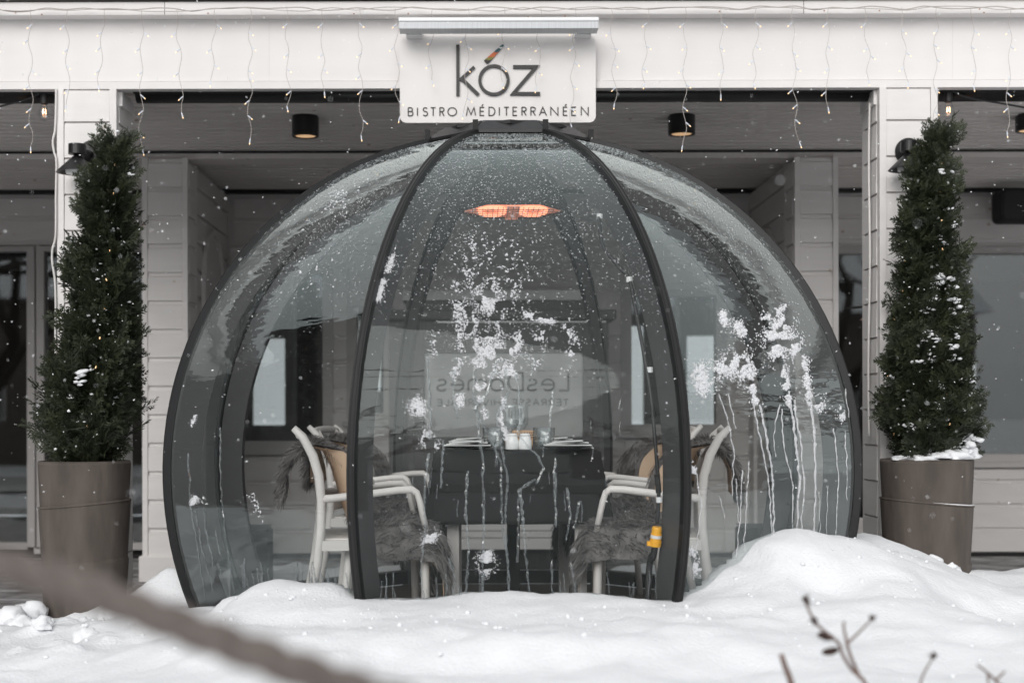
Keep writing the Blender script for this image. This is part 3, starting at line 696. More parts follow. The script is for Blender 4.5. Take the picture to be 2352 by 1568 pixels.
cr_f, ic_f = MB(), MB()
for pts, s_, n in ([[(1090,545),(1075,620),(1110,690)],13,260], [[(1110,680),(1125,710)],14,330], [[(1060,700),(1085,740),(1075,760)],12,260], [[(1120,760),(1125,800),(1100,830)],11,260], [[(1085,780),(1105,810),(1145,815)],13,330],
    [[(1195,765),(1185,800),(1170,815)],12,260], [[(1205,722),(1270,740)],5,300], [[(1310,735),(1300,760),(1318,775)],7,160], [[(1150,850),(1180,850),(1160,870)],14,260], [[(1060,820),(1045,845),(1042,870)],8,150],
    [[(955,925),(965,945)],10,420], [[(985,985),(975,1010),(1000,1025)],9,190], [[(1050,905),(1060,930)],8,120], [[(1118,1270),(1112,1310)],9,520], [[(975,1245),(1000,1225)],7,200], [[(1150,700),(1190,640)],40,220], [[(1100,600),(1180,560)],55,260], [[(880,640),(868,690)],5,260], [[(905,585),(890,625)],4,140], [[(1045,650),(1060,800)],9,260], [[(1130,640),(1150,760),(1130,850)],10,420], [[(1090,830),(1130,860),(1105,900)],9,260], [[(1165,880),(1150,960),(1165,1010)],5,200], [[(1095,880),(1115,960)],5,160], [[(1240,770),(1225,850)],12,160], [[(1320,780),(1300,860)],12,90], [[(1000,760),(1010,840)],12,100]):
    crust(cr_f, pts, s_*1.2, int(n*2.0))
for pts in ([(1045,850),(1040,900),(1050,960)],[(1090,840),(1086,900),(1097,960),(1108,1060),(1110,1230),(1105,1370)],[(1140,830),(1120,900),(1090,940),(1122,1000),(1150,1060),(1152,1200),(1165,1290),(1168,1372)],[(1160,850),(1168,900),(1140,960),(1150,1010),(1165,1100),(1160,1200),(1170,1370)],[(1185,860),(1195,930),(1190,1000),(1235,1050),(1250,1075),(1230,1110)],[(1195,1120),(1200,1200),(1208,1290),(1215,1372)],
    [(980,815),(985,880),(990,960),(985,1010)],[(985,1040),(975,1110),(975,1220),(965,1320),(975,1385)],[(1072,1080),(1070,1180),(1075,1260),(1068,1370)],[(1270,900),(1262,980),(1258,1010)],[(1275,1050),(1272,1130),(1278,1210)],[(1300,1120),(1310,1180),(1300,1240)],[(1030,1280),(1045,1330),(1040,1375)],[(1330,1150),(1318,1215)],[(1310,1290),(1322,1360)],[(1265,1285),(1268,1370)],[(1018,1010),(1012,1120)],[(1108,1310),(1108,1368)],[(1230,1100),(1190,1125),(1188,1290)]):
    run(ic_f, pts, .0046, .0036)
for k in range(26):
    px = random.uniform(860, 1530); run(ic_f, [(px, random.uniform(1310, 1355)), (px+random.uniform(-4, 4), 1385)], .0022, .0018)
for k in range(26): px, py = random.uniform(900, 1500), random.uniform(900, 1250); run(ic_f, [(px, py), (px+random.uniform(-3, 3), py+random.uniform(15, 50))], .0018, .0014)
tag(cr_f.build('stuck_snow', 'crustthin', panels[0]), 'granular wet snow stuck to the front sheet', kind='stuff'); tag(ic_f.build('ice_run', 'ice', panels[0]), 'frozen trickles running down the front sheet', kind='stuff')

cr_r, ic_r = MB(), MB()
for pts, s_, n in ([[(1800,735),(1775,775),(1830,790)],16,1300], [[(1770,770),(1790,830)],13,700], [[(1815,790),(1850,850)],11,600], [[(1650,850),(1700,830),(1725,870)],18,1500], [[(1605,850),(1620,900)],16,600], [[(1690,750),(1720,765)],12,380], [[(1660,720),(1665,745)],7,200], [[(1870,920),(1885,940)],10,200], [[(1930,940),(1935,965)],5,120], [[(1750,740),(1805,705)],6,170], [[(1725,880),(1745,940)],7,420],[[(1850,850),(1860,930)],6,380],[[(1795,840),(1815,930)],8,480], [[(1580,1060),(1592,1085)],5,200], [[(1585,1260),(1600,1320)],7,240]):
    crust(cr_r, pts, s_, n, (.0035, .009))
for pts, r0 in (([(1745,930),(1760,1010),(1772,1080),(1776,1170),(1775,1240)],.006),([(1725,890),(1735,960),(1752,1040),(1765,1110),(1772,1230)],.004),([(1810,900),(1826,1010),(1835,1100),(1830,1225)],.0065),([(1822,920),(1840,1030),(1846,1120),(1838,1226)],.005),([(1858,900),(1870,1000),(1872,1100),(1868,1228)],.0065),([(1795,940),(1800,1030),(1822,1120),(1818,1225)],.004),([(1790,930),(1775,1000),(1780,1050)],.003),([(1650,905),(1670,960),(1685,1040),(1680,1140)],.003),([(1705,1080),(1700,1180),(1690,1280)],.003),([(1670,905),(1690,985)],.003),([(1690,1100),(1695,1200)],.0025),([(1915,985),(1925,1100),(1918,1240)],.0035),([(1940,990),(1945,1090),(1944,1150)],.003),([(1900,1120),(1897,1230)],.002),([(1880,1130),(1882,1230)],.002),([(1938,880),(1950,960)],.003),([(1600,1090),(1610,1170),(1590,1330)],.003),([(1720,1060),(1712,1190),(1706,1270)],.003),([(1650,1140),(1665,1190)],.0022)):
    run(ic_r, pts, r0*.72, r0*.5)
tag(cr_r.build('stuck_snow', 'crust', panels[7]), 'thick wet snow sliding down the right hand sheet', kind='stuff'); tag(ic_r.build('ice_run', 'crustthin', panels[7]), 'white frozen trickles on the right hand sheet', kind='stuff')

cr_l, ic_l = MB(), MB()
for pts, s_, n in ([[(440,1155),(455,1135)],5,320], [[(465,1140),(470,1155)],3,70], [[(450,950),(440,975)],4,90], [[(735,470),(800,440)],20,260], [[(690,520),(850,430)],34,300], [[(700,640),(760,600)],50,120], [[(575,1130),(600,1190)],9,110]):
    crust(cr_l, pts, s_, n)
for pts in ([(432,1040),(438,1160),(455,1270),(470,1375)],[(505,980),(508,1130),(520,1250),(540,1360)],[(450,1170),(460,1240),(478,1320)],[(468,1165),(475,1230),(490,1300)],[(495,1215),(505,1270)],[(500,1290),(515,1345)],[(560,1280),(566,1345)]): run(ic_l, pts, .0036, .0028)
for k in range(34):
    px = random.uniform(470, 810); run(ic_l, [(px, random.uniform(1285, 1335)), (px+random.uniform(2, 8), 1355)], .0035, .0028)
tag(cr_l.build('stuck_snow', 'crust', panels[1]), 'flecks of wet snow on the left hand sheet', kind='stuff'); tag(ic_l.build('ice_run', 'ice', panels[1]), 'frozen trickles on the left hand sheet', kind='stuff')

# ================================================================== THINGS
# ------------------------------------------------------------------ pendant heater
hc = Vector((X(1178,6.6), 0, 0)); hz = Z(487, 6.6)
H = thing('pendant_heater', 'black pendant heater glowing orange inside the dome', 'heater', (hc.x, 0, hz-.01))
MB().lathe([(.095, hz+.22), (.14, hz+.18), (.22, hz+.07), (.262, hz+.015), (.255, hz), (.238, hz+.002), (.232, hz+.03), (.12, hz+.09)], hc, 6, cap1=False).build('shade', 'blackmatte', H)
MB().lathe([(.224, hz+.005), (.12, hz+.012), (.03, hz+.014)], hc, 24, cap0=False).build('reflector', 'copper', H)
for q in (-.095, .095):
    MB().tube([(hc.x+q+.060*math.cos(t*.52), .13*math.sin(t*.52), hz+.004) for t in range(13)], .011, 6, caps=False).build('element', 'coil', H)
gr = MB()
for q in range(-9, 10):
    x_ = q*.023; l = math.sqrt(max(0, .222**2-x_*x_)); gr.tube([(hc.x+x_, -l, hz-.010), (hc.x+x_, l, hz-.010)], .0013, 4)
for q in (-.12, -.06, 0, .06, .12): l = math.sqrt(.222**2-q*q); gr.tube([(hc.x-l, q, hz-.0075), (hc.x+l, q, hz-.0075)], .0013, 4)
gr.build('grille', 'grille', H)
MB().box(hc.x-.03, hc.x+.03, -.215, .215, hz-.006, hz-.001).build('cross_bar', 'copper', H)
MB().tube([(hc.x, 0, hz+.19), (hc.x, 0, ZT+.06)], .008, 8).build('rod', 'black', H)
MB().tube([(hc.x+.03, 0, hz+.19), (hc.x+.06, .02, hz+.27), (hc.x+.03, .05, ZT+.05)], .004, 6).build('cord', 'rubber', H)

# ------------------------------------------------------------------ table, cloth and table ware
TT = .915
tcx = X(1187, 6.0)
Tb = thing('dining_table', 'square table under the black cloth inside the dome', 'table', (tcx, 0, FLOOR))
MB().box(tcx-.31, tcx+.31, -.62, .62, TT-.03, TT-.004).build('table_top', 'tlegs', Tb)
for sx_ in (-1, 1):
    for sy in (-1, 1): MB().box(tcx+sx_*.27-.025, tcx+sx_*.27+.025, sy*.57-.025, sy*.57+.025, FLOOR, TT-.031).build('leg', 'tlegs', Tb)
MB().box(tcx-.245, tcx+.245, -.59, -.57, TT-.10, TT-.032).build('apron', 'tlegs', Tb)
MB().box(tcx-.03, tcx+.03, -.03, .03, FLOOR, TT-.032).build('centre_post', 'blackmatte', Tb)
def clothz(u, v):
    """square cloth: u,v measured flat from the centre"""
    hx, hy = .318, .628; ox, oy = max(0, abs(u)-hx), max(0, abs(v)-hy); sxn, syn = (1 if u > 0 else -1), (1 if v > 0 else -1)
    x_, y_ = max(-hx, min(hx, u)), max(-hy, min(hy, v)); z_ = TT
    if ox and oy:
        l = math.hypot(ox, oy); x_ += sxn*(.03+.22*min(ox, oy)); y_ += syn*(.03+.16*min(ox, oy)); z_ -= max(ox, oy)+.20*min(ox, oy)
    elif ox: f = .012*math.sin(v*17); x_ += sxn*(.012+.10*ox+f*ox*3); z_ -= ox
    elif oy: f = .014*math.sin(u*23+1); y_ += syn*(.012+.06*oy+f*oy*3); z_ -= oy
    return (tcx+x_, y_, z_+.002)
mb = MB(); nu, nv = 60, 76; U = np.linspace(-.318-.33, .318+.33, nu); Vv = np.linspace(-.628-.31, .628+.31, nv)
for u in U:
    for v in Vv: mb.v.append(clothz(u, v))
for i in range(nu-1):
    for j in range(nv-1): a = i*nv+j; mb.f.append((a, a+nv, a+nv+1, a+1))
tco = mb.build('tablecloth', 'cloth', smooth=True); sol = tco.modifiers.new('thick', 'SOLIDIFY'); sol.thickness = .0025; sol.offset = 1
recentre(tco); tag(tco, 'black cloth draped over the dining table with hanging corners', 'tablecloth')
TZ = TT+.0052
def item_at(px, d): return Vector((X(px, d), d+EYE.y, TZ))
def stemglass(p, nm, lab):
    t = thing('wine_glass', lab, 'glass', p, group='wine glasses on the table')
    MB().lathe([(.033, 0), (.033, .003), (.006, .006), (.0045, .012), (.0045, .068), (.008, .074)], p, 20).build('stem', 'tumbler', t, smooth=True)
    MB().lathe([(.006, .073), (.024, .082), (.036, .105), (.0385, .135), (.036, .175), (.0345, .19), (.0335, .19), (.035, .175), (.0372, .135), (.0345, .107), (.022, .086), (.003, .078)], p, 24).build('bowl', 'tumbler', t, smooth=True)
stemglass(item_at(1172, 6.05), 0, 'tall stemmed wine glass on the leaning cypress side of the pair'); stemglass(item_at(1194, 6.18), 1, 'tall stemmed wine glass on the snowy cypress side of the pair')
for px, d, lab in ((1140, 6.02, 'front water tumbler beside the shakers toward the leaning cypress'), (1252, 6.05, 'front water tumbler beside the shakers toward the snowy cypress'), (1130, 6.32, 'water tumbler behind the front one toward the leaning cypress'), (1246, 6.34, 'water tumbler behind the front one toward the snowy cypress')):
    p = item_at(px, d); t = thing('tumbler', lab, 'glass', p, group='water tumblers on the table')
    ribs = lambda r, z, a: (r*(1+.02*math.cos(a*14)) if z < .05 else r, z)
    MB().lathe([(.030, 0), (.034, .012), (.041, .05), (.0425, .088), (.0405, .088), (.039, .05), (.032, .014), (.004, .012)], p, 42, ribs).build('body', 'tumbler', t, smooth=True)
for px, lab in ((1176, 'white china shaker on the side towards the glowing heater cord gap'), (1206, 'white china shaker on the side towards the yellow plug')):
    p = item_at(px, 5.88); t = thing('salt_shaker', lab.replace('on the side towards the glowing heater cord gap', 'next to the tumbler toward the leaning cypress').replace('on the side towards the yellow plug', 'next to the tumbler toward the snowy cypress'), 'shaker', p, group='shakers on the table')
    MB().lathe([(.0255, 0), (.0275, .003), (.0275, .030), (.0255, .040), (.0225, .046), (.0225, .056)], p, 28).build('body', 'china', t, smooth=True)
    MB().lathe([(.0222, .0565), (.0215, .063), (.016, .067)], p, 28).build('cap', 'china', t, smooth=True)
p = item_at(1200, 6.32); t = thing('candle_holder', 'perforated tan candle holder with warm light behind the shakers', 'candle holder', p)
MB().lathe([(.042, 0), (.046, .01), (.048, .075), (.045, .075), (.042, .012), (.004, .01)], p, 32).build('cup', 'tan', t, smooth=True)
mb = MB()
for rw in range(3):
    for q in range(22):
        a = q*2*math.pi/22+rw*.14; c_ = p+Vector((.0475*math.cos(a), .0475*math.sin(a), .045+.010*rw)); mb.box(c_.x-.0022, c_.x+.0022, c_.y-.0022, c_.y+.0022, c_.z-.0022, c_.z+.0022)
mb.build('pierced_hole', 'blackmatte', t)
for px, d, lab in ((1076, 5.95, 'black plate before the street side armchair toward the leaning cypress'), (1082, 6.9, 'black plate before the wall side armchair toward the leaning cypress'), (1308, 5.95, 'black plate before the street side armchair toward the snowy cypress'), (1296, 6.9, 'black plate before the wall side armchair toward the snowy cypress')):
    p = item_at(px, d); p.x = max(tcx-.2, min(tcx+.2, p.x)); lab2 = lab
    o = MB().lathe([(.060, 0), (.07, .004), (.105, .012), (.107, .0145), (.068, .008), (.004, .0075)], p, 36).build('plate', 'plate', smooth=True); recentre(o); tag(o, lab2, 'plate', 'plates on the table')
    sg = 1 if p.x > tcx else -1; mb = MB(); n0 = p+Vector((sg*.01, 0, .0092))
    for q in range(4):
        zz = n0.z+.0058+q*.0042; L_ = .098-.012*q; bend = .006 if q % 2 else .0
        mb.add([(n0.x-L_, n0.y-.05, zz), (n0.x+L_, n0.y-.05, zz+bend), (n0.x+L_, n0.y+.05, zz+bend), (n0.x-L_, n0.y+.05, zz), (n0.x-L_, n0.y-.05, zz+.0036), (n0.x+L_, n0.y-.05, zz+bend+.0036), (n0.x+L_, n0.y+.05, zz+bend+.0036), (n0.x-L_, n0.y+.05, zz+.0036)], [(3,2,1,0),(4,5,6,7),(0,1,5,4),(1,2,6,5),(2,3,7,6),(3,0,4,7)])
    o = mb.build('napkin', 'napkin'); recentre(o); tag(o, 'folded white napkin on the ' + lab2, 'napkin', 'napkins on the table')

# ------------------------------------------------------------------ armchairs with fur throws
def chair_mesh(root):
    def add(mb, nm, m, sm_=True):
        mb.v = [(a*.84 if a > 0 else a, b, c*1.015) for a, b, c in mb.v]; return mb.build(nm, m, root, smooth=sm_, local=True)
    for s in (-1, 1):
        y_ = s*.265
        post = [(-.085, y_, .0), (-.055, y_, .16), (-.022, y_, .34), (-.008, y_, .47), (-.006, y_, .58), (-.016, y_, .68), (-.040, y_, .76), (-.078, y_, .83), (-.118, y_, .868)]
        add(MB().tube(post, [.019]*7+[.016, .012], 10), 'back_leg', 'alu')
        arm = [(-.008, y_, .588), (.05, y_*1.01, .592), (.20, y_*1.03, .606), (.36, y_*1.03, .622), (.425, y_*1.03, .624), (.448, y_*1.03, .610), (.462, y_*1.03, .575), (.50, y_*1.02, .43)]
        add(MB().tube(arm, [.017, .016, .0155, .0155, .0155, .0155, .0155, .0155], 10), 'armrest', 'alu')
        add(MB().tube([(.485, y_*.98, .44), (.49, y_*.98, .2), (.495, y_*.98, .0)], .021, 10), 'front_leg', 'alu')
        add(MB().box(-.01, .50, y_-.014, y_+.014, .385, .425), 'seat_rail', 'alu', False)
    add(MB().box(.0, .50, -.25, .25, .412, .432), 'seat', 'alu', False)
    add(MB().box(.475, .505, -.25, .25, .38, .411), 'front_rail', 'alu', False)
    bk = MB()          # back shell with a hand slot under the top rail
    ps = [(-.010, .46), (-.004, .56), (-.012, .66), (-.030, .735)]
    for (x0, z0), (x1, z1) in zip(ps[:-1], ps[1:]): bk.quad((x0, -.25, z0), (x0, .25, z0), (x1, .25, z1), (x1, -.25, z1)); bk.quad((x0-.012, .25, z0), (x0-.012, -.25, z0), (x1-.012, -.25, z1), (x1-.012, .25, z1))
    add(bk, 'backrest', 'alu', False)
    top = [(-.098, -.25+.5*q/10, .852-.010*abs(q/5-1)**3) for q in range(11)]; add(MB().tube(top, .017, 8, sx=.7), 'top_rail', 'alu')
    for s in (-1, 1): add(MB().tube([(-.032, s*.20, .735), (-.06, s*.205, .79), (-.096, s*.17, .848)], .013, 8), 'slot_end', 'alu')
    for s in (-1, 1): add(MB().tube([(.13, s*.20, .39), (.08, s*.215, .0)], .020, 10), 'inner_leg', 'alu')

def fur_mesh(root, seed, seat=True):
    rnd = random.Random(seed)
    prof_ = [(-.135, .60), (-.13, .70), (-.095, .775), (-.05, .805), (.00, .785), (.035, .72), (.06, .64), (.085, .55), (.105, .49), (.16, .474), (.26, .474), (.36, .476), (.435, .464), (.472, .41), (.482, .345), (.478, .29)]
    if not seat: prof_ = prof_[:12]
    # fine resample
    Pf = []
    for (a, b), (c_, d_) in zip(prof_[:-1], prof_[1:]):
        for q in range(4): Pf.append((a+(c_-a)*q/4, b+(d_-b)*q/4))
    Pf.append(prof_[-1]); n = len(Pf); hw = []
    for k in range(n): t = k/(n-1); hw.append(.225*(.72+.28*math.sin(min(1, t*1.25)*math.pi)**.5) if t < .8 else .225*(1-.35*(t-.8)/.2))
    mb = MB(); nwid = 14
    def sheet(k, s, lift):
        x_, z_ = Pf[k]; t = k/(n-1); e = abs(s)**4
        t_ = tang[k]; nr = Vector((-t_.z, 0, t_.x)); p = Vector((x_, s*hw[k], z_))+nr*lift
        if .18 < t < .55: p.x += .125*e*math.sin((t-.18)/.37*math.pi); p.y -= s*.035*e      # edges curl forward off the back posts
        if t >= .5:
            f_ = min(1, (t-.5)*7); ss = abs(s); y2 = .285*min(ss, .86)/.86+.035*max(0, ss-.86)/.14; p.y = (1 if s > 0 else -1)*(hw[k]*ss*(1-f_)+y2*f_); p.z -= f_*max(0, ss-.84)/.16*.08*(1 if t < .62 else 1.45)                       # and hang over the seat rails
        return p, nr
    tang = [Vector((Pf[min(k+1, n-1)][0]-Pf[max(k-1, 0)][0], 0, Pf[min(k+1, n-1)][1]-Pf[max(k-1, 0)][1])).normalized() for k in range(n)]
    pad = MB()
    for k in range(n):
        for j in range(nwid+1):
            s = j/nwid*2-1; mb.v.append(tuple(sheet(k, s, 0)[0]))
            edge = 1-.55*abs(s)**6; q = sheet(k, s*1.02, 0)[0]; pad.v.append(tuple(sheet(k, s*1.02, (.020+.010*mn.noise((q.x*26+seed, q.y*26, q.z*26)))*edge)[0]))
    for k in range(n-1):
        for j in range(nwid): a = k*(nwid+1)+j; mb.f.append((a, a+1, a+nwid+2, a+nwid+1)); pad.f.append((a, a+1, a+nwid+2, a+nwid+1))
    mb.build('hide', 'hide', root, smooth=True, local=True)
    pad.build('undercoat', 'fur', root, smooth=True, local=True)
    V, Fc = [], []
    for _ in range(19000):
        k = rnd.randrange(n-1); s = rnd.uniform(-1.03, 1.03); t = tang[k]; edge = 1-.55*abs(s)**6
        root_, nr = sheet(k, s, .014*edge); nx = sheet(k+1, s, .014*edge)[0]; root_ = root_.lerp(nx, rnd.random())
        x_, z_ = root_.x, root_.z
        cl = mn.noise((x_*20+seed, s*4.5, z_*20)); cl2 = mn.noise((x_*20, s*4.5+7, z_*20+seed))
        flow = Vector((0, 0, -1))*(.8 if abs(t.z) > .5 else .3) + t*(.4 if k/n > .55 else .1)
        back_ = .16 < k/n < .52
        d = (nr*(.70+.5*cl) + flow + Vector((0, (-s*abs(s)*.5+.4*cl2) if back_ and abs(s) > .6 else s*abs(s)*.9+1.0*cl2, 0)) + t*.9*cl + Vector((rnd.gauss(0, .16), rnd.gauss(0, .16), rnd.gauss(0, .16)))).normalized()
        L = rnd.uniform(.030, .064)*(.65 if back_ and abs(s) > .7 else 1); wv = d.cross(Vector((rnd.uniform(-1, 1), rnd.uniform(-1, 1), rnd.uniform(-1, 1)))).normalized()*.0014
        p1 = root_+d*L*.45; p2 = root_+d*L*.85+Vector((0, 0, -L*.18)); p3 = root_+d*L+Vector((0, 0, -L*.36)); i = len(V)
        V += [root_-wv, root_+wv, p1+wv, p1-wv, p2+wv*.8, p2-wv*.8, p3]; Fc += [(i, i+1, i+2, i+3), (i+3, i+2, i+4, i+5), (i+5, i+4, i+6)]
    mb = MB(); mb.v = [tuple(v) for v in V]; mb.f = Fc; tag(mb.build('fur', 'fur', root, local=True), kind='stuff')

spots = [(-.80, -.64, R(7), 'street side', 'left'), (-.82, .62, R(-8), 'wall side', 'left'), (.775, -.64, R(180-7), 'street side', 'right'), (.80, .62, R(180+8), 'wall side', 'right')]
side_txt = {'left': 'toward the leaning cypress', 'right': 'toward the snowy cypress'}
proto = None; fproto = []
for i, (x_, y_, rz, row, sd_) in enumerate(spots):
    lab = 'white metal armchair on the %s of the table, %s' % (row, side_txt[sd_])
    r = thing('armchair', lab, 'chair', (x_, y_, FLOOR), rz, 'armchairs round the dome table')
    if proto is None: chair_mesh(r); proto = r
    else:
        for ch in list(proto.children): c2 = ch.copy(); C.objects.link(c2); c2.parent = r
    t = thing('fur_throw', 'long haired grey fur throw on the %s armchair %s' % (row, side_txt[sd_]), 'fur throw', (x_, y_, FLOOR+.001), rz, 'fur throws on the armchairs')
    fur_mesh(t, i+1)

# ------------------------------------------------------------------ power cord with yellow connector by the right front rib
pc = thing('extension_lead', 'black power cord clipped along the rib with a bright yellow connector', 'power cord', at(1495, 1380, 5.35))
def inn(px, py, off=.10):
    p, nn = hit(px, py); return p-nn*off
cp_ = [inn(*q) for q in ((1380,450),(1385,500),(1395,535),(1430,580),(1452,608))]
cp2 = [inn(*q) for q in ((1452,608),(1470,700),(1488,800),(1503,900),(1512,1000),(1518,1080),(1521,1150),(1517,1215))]
def smooth(P, m=6):
    out = []
    for k in range(len(P)-1):
        p0, p1, p2, p3 = P[max(k-1, 0)], P[k], P[k+1], P[min(k+2, len(P)-1)]
        for q in range(m):
            t = q/m; out.append(.5*((2*p1)+(p2-p0)*t+(2*p0-5*p1+4*p2-p3)*t*t+(3*p1-p0-3*p2+p3)*t**3))
    return out+[P[-1]]
MB().tube(smooth(cp_+cp2[1:]), .0075, 8).build('cord', 'rubber', pc, smooth=True)
c0, c1 = inn(1517, 1222), inn(1512, 1270); ax = (c1-c0)
MB().tube([c0, c0+ax*.1, c0+ax*.35, c0+ax*.36, c0+ax*.72, c0+ax*.73, c1], [.016, .0185, .0185, .0205, .0205, .0225, .0215], 20).build('connector', 'yellow', pc)
MB().tube([c0+ax*.42, c0+ax*.58], [.0209, .0209], 20, sx=1).build('connector_label', 'label', pc)
MB().box(c1.x-.030, c1.x-.018, c1.y-.01, c1.y+.01, c1.z+.002, c1.z+.018).build('latch', 'yellow', pc)
MB().tube(smooth([c1, inn(1508,1300,.11), inn(1500,1335,.13), Vector((c1.x-.035, c1.y+.05, FLOOR+.012)), Vector((c1.x-.06, c1.y+.25, FLOOR+.012))]), .0125, 8).build('supply_cord', 'rubber', pc, smooth=True)
for q in ((1382,452),(1452,608),(1500,832),(1522,1155)):
    a_ = inn(*q); MB().tube([a_+Vector((0, 0, .010)), a_-Vector((0, 0, .010))], .012, 10).build('clip', 'label', pc)
MB().tube([inn(1517,1092), inn(1521,1138)], .011, 10).build('inline_box', 'blackmatte', pc)

# ------------------------------------------------------------------ floor heaters behind the dome
def floor_heater(px, lab):
    d = 8.3; p = Vector((X(px, d), d+EYE.y, 0)); t = thing('floor_heater', lab, 'heater', p, group='floor heaters behind the dome'); h = .41; w2 = .108
    MB().prism(rrect(p.x-w2, p.x+w2, .02, h, .018, p.y-w2), (0, 2*w2, 0)).build('body', 'blackmatte', t)
    MB().box(p.x-w2*.9, p.x+w2*.9, p.y-w2*.9, p.y+w2*.9, 0, .019).build('base', 'black', t)
    MB().prism([(p.x-w2*.95, p.y-w2*.95, h+.001), (p.x+w2*.95, p.y-w2*.95, h+.001), (p.x+w2*.95, p.y+w2*.95, h+.012), (p.x-w2*.95, p.y+w2*.95, h+.012)], (0, 0, .004)).build('top_plate', 'black', t)
    MB().prism(rrect(p.x-w2*.7, p.x+w2*.2, h-.10, h-.055, .008, p.y-w2-.003), (0, .004, 0)).build('handle_recess', 'black', t)
    mb = MB()
    for r_ in range(13):
        for c_ in range(11):
            a_, b_ = p.x-w2*.82+c_*.0165+(r_ % 2)*.008, .06+r_*.0185; mb.box(a_, a_+.009, p.y-w2-.0025, p.y-w2+.001, b_, b_+.009)
    tag(mb.build('perforation', 'black', t), kind='stuff')
floor_heater(578, 'black perforated floor heater standing clear of the snow behind the dome'); floor_heater(1738, 'black floor heater half hidden by the tall snow mound')

# ------------------------------------------------------------------ planters and cypress trees
PD = 6.9
def planter(px, lab, tiltdir):
    c = Vector((X(px, PD), PD+EYE.y, 0)); t = thing('planter', lab, 'planter', c, group='tall clay planters by the columns')
    def fn(r, z, a):   # two spiral ledges wind round the pot
        for lv, st in ((.64, .013), (.36, .011)):
            if z < lv + tiltdir*.018*math.cos(a) and z > .0: r += st*.6
        return r, z
    zs = [k*.84/120 for k in range(121)]; R0 = lambda z: .150+.066*(z/.84)**.55*1.05
    MB().lathe([(R0(z), z) for z in zs] + [(.2185, .84), (.215, .848), (.197, .848), (.193, .80)], c, 56, fn).build('pot', 'clay', t, smooth=True)
    for lv in (.64, .36):
        P = [Vector((c.x+(R0(lv)+.0075)*math.cos(R(q*8)), c.y+(R0(lv)+.0075)*math.sin(R(q*8)), lv+tiltdir*.018*math.cos(R(q*8)))) for q in range(46)]; MB().tube(P, .0052, 6, caps=False).build('ledge', 'clay', t, smooth=True)
    MB().lathe([(.195, .80), (.19, .812), (.05, .822)], c, 24).build('soil', 'soil', t)
    return c
cL = planter(194, 'tall tapered brown clay planter with a bare rim', 1); cR = planter(2128, 'tall tapered brown clay planter with snow on its rim', -1)

def spray_template(seed, L=.125):
    r_ = random.Random(seed); V, Fc = [], []
    def leaf(p, d, l, w_):
        n_ = Vector((0, 1, 0)); s_ = d.cross(n_).normalized(); up = n_*(w_*.9*(1 if r_.random() > .5 else -1)); i = len(V)
        V.extend([p, p+d*l*.45+s_*w_+up*.4, p+d*l, p+d*l*.45-s_*w_-up*.4]); Fc.append((i, i+1, i+2, i+3))
    def branch(p, d, l, lev):
        m = 5 if lev == 0 else 3; 
        leaf(p, d, l, .0026 if lev == 0 else .0030)
        for k in range(m):
            for s_ in (-1, 1):
                q = p+d*l*(.2+.75*k/m); a = R(r_.uniform(28, 46))*s_; dd = Vector((d.x*math.cos(a)-d.z*math.sin(a), d.y+r_.uniform(-.25, .25), d.x*math.sin(a)+d.z*math.cos(a))).normalized()
                ll = l*(.52-.34*k/m)*r_.uniform(.8, 1.15)
                if lev < 1: branch(q, dd, ll, lev+1)
                else: leaf(q, dd, max(.010, ll*1.1), .0024)
    branch(Vector((0, 0, 0)), Vector((0, 0, 1)), L, 0)
    return np.array([v[:] for v in V]), Fc
SPR = [spray_template(s) for s in range(5)]
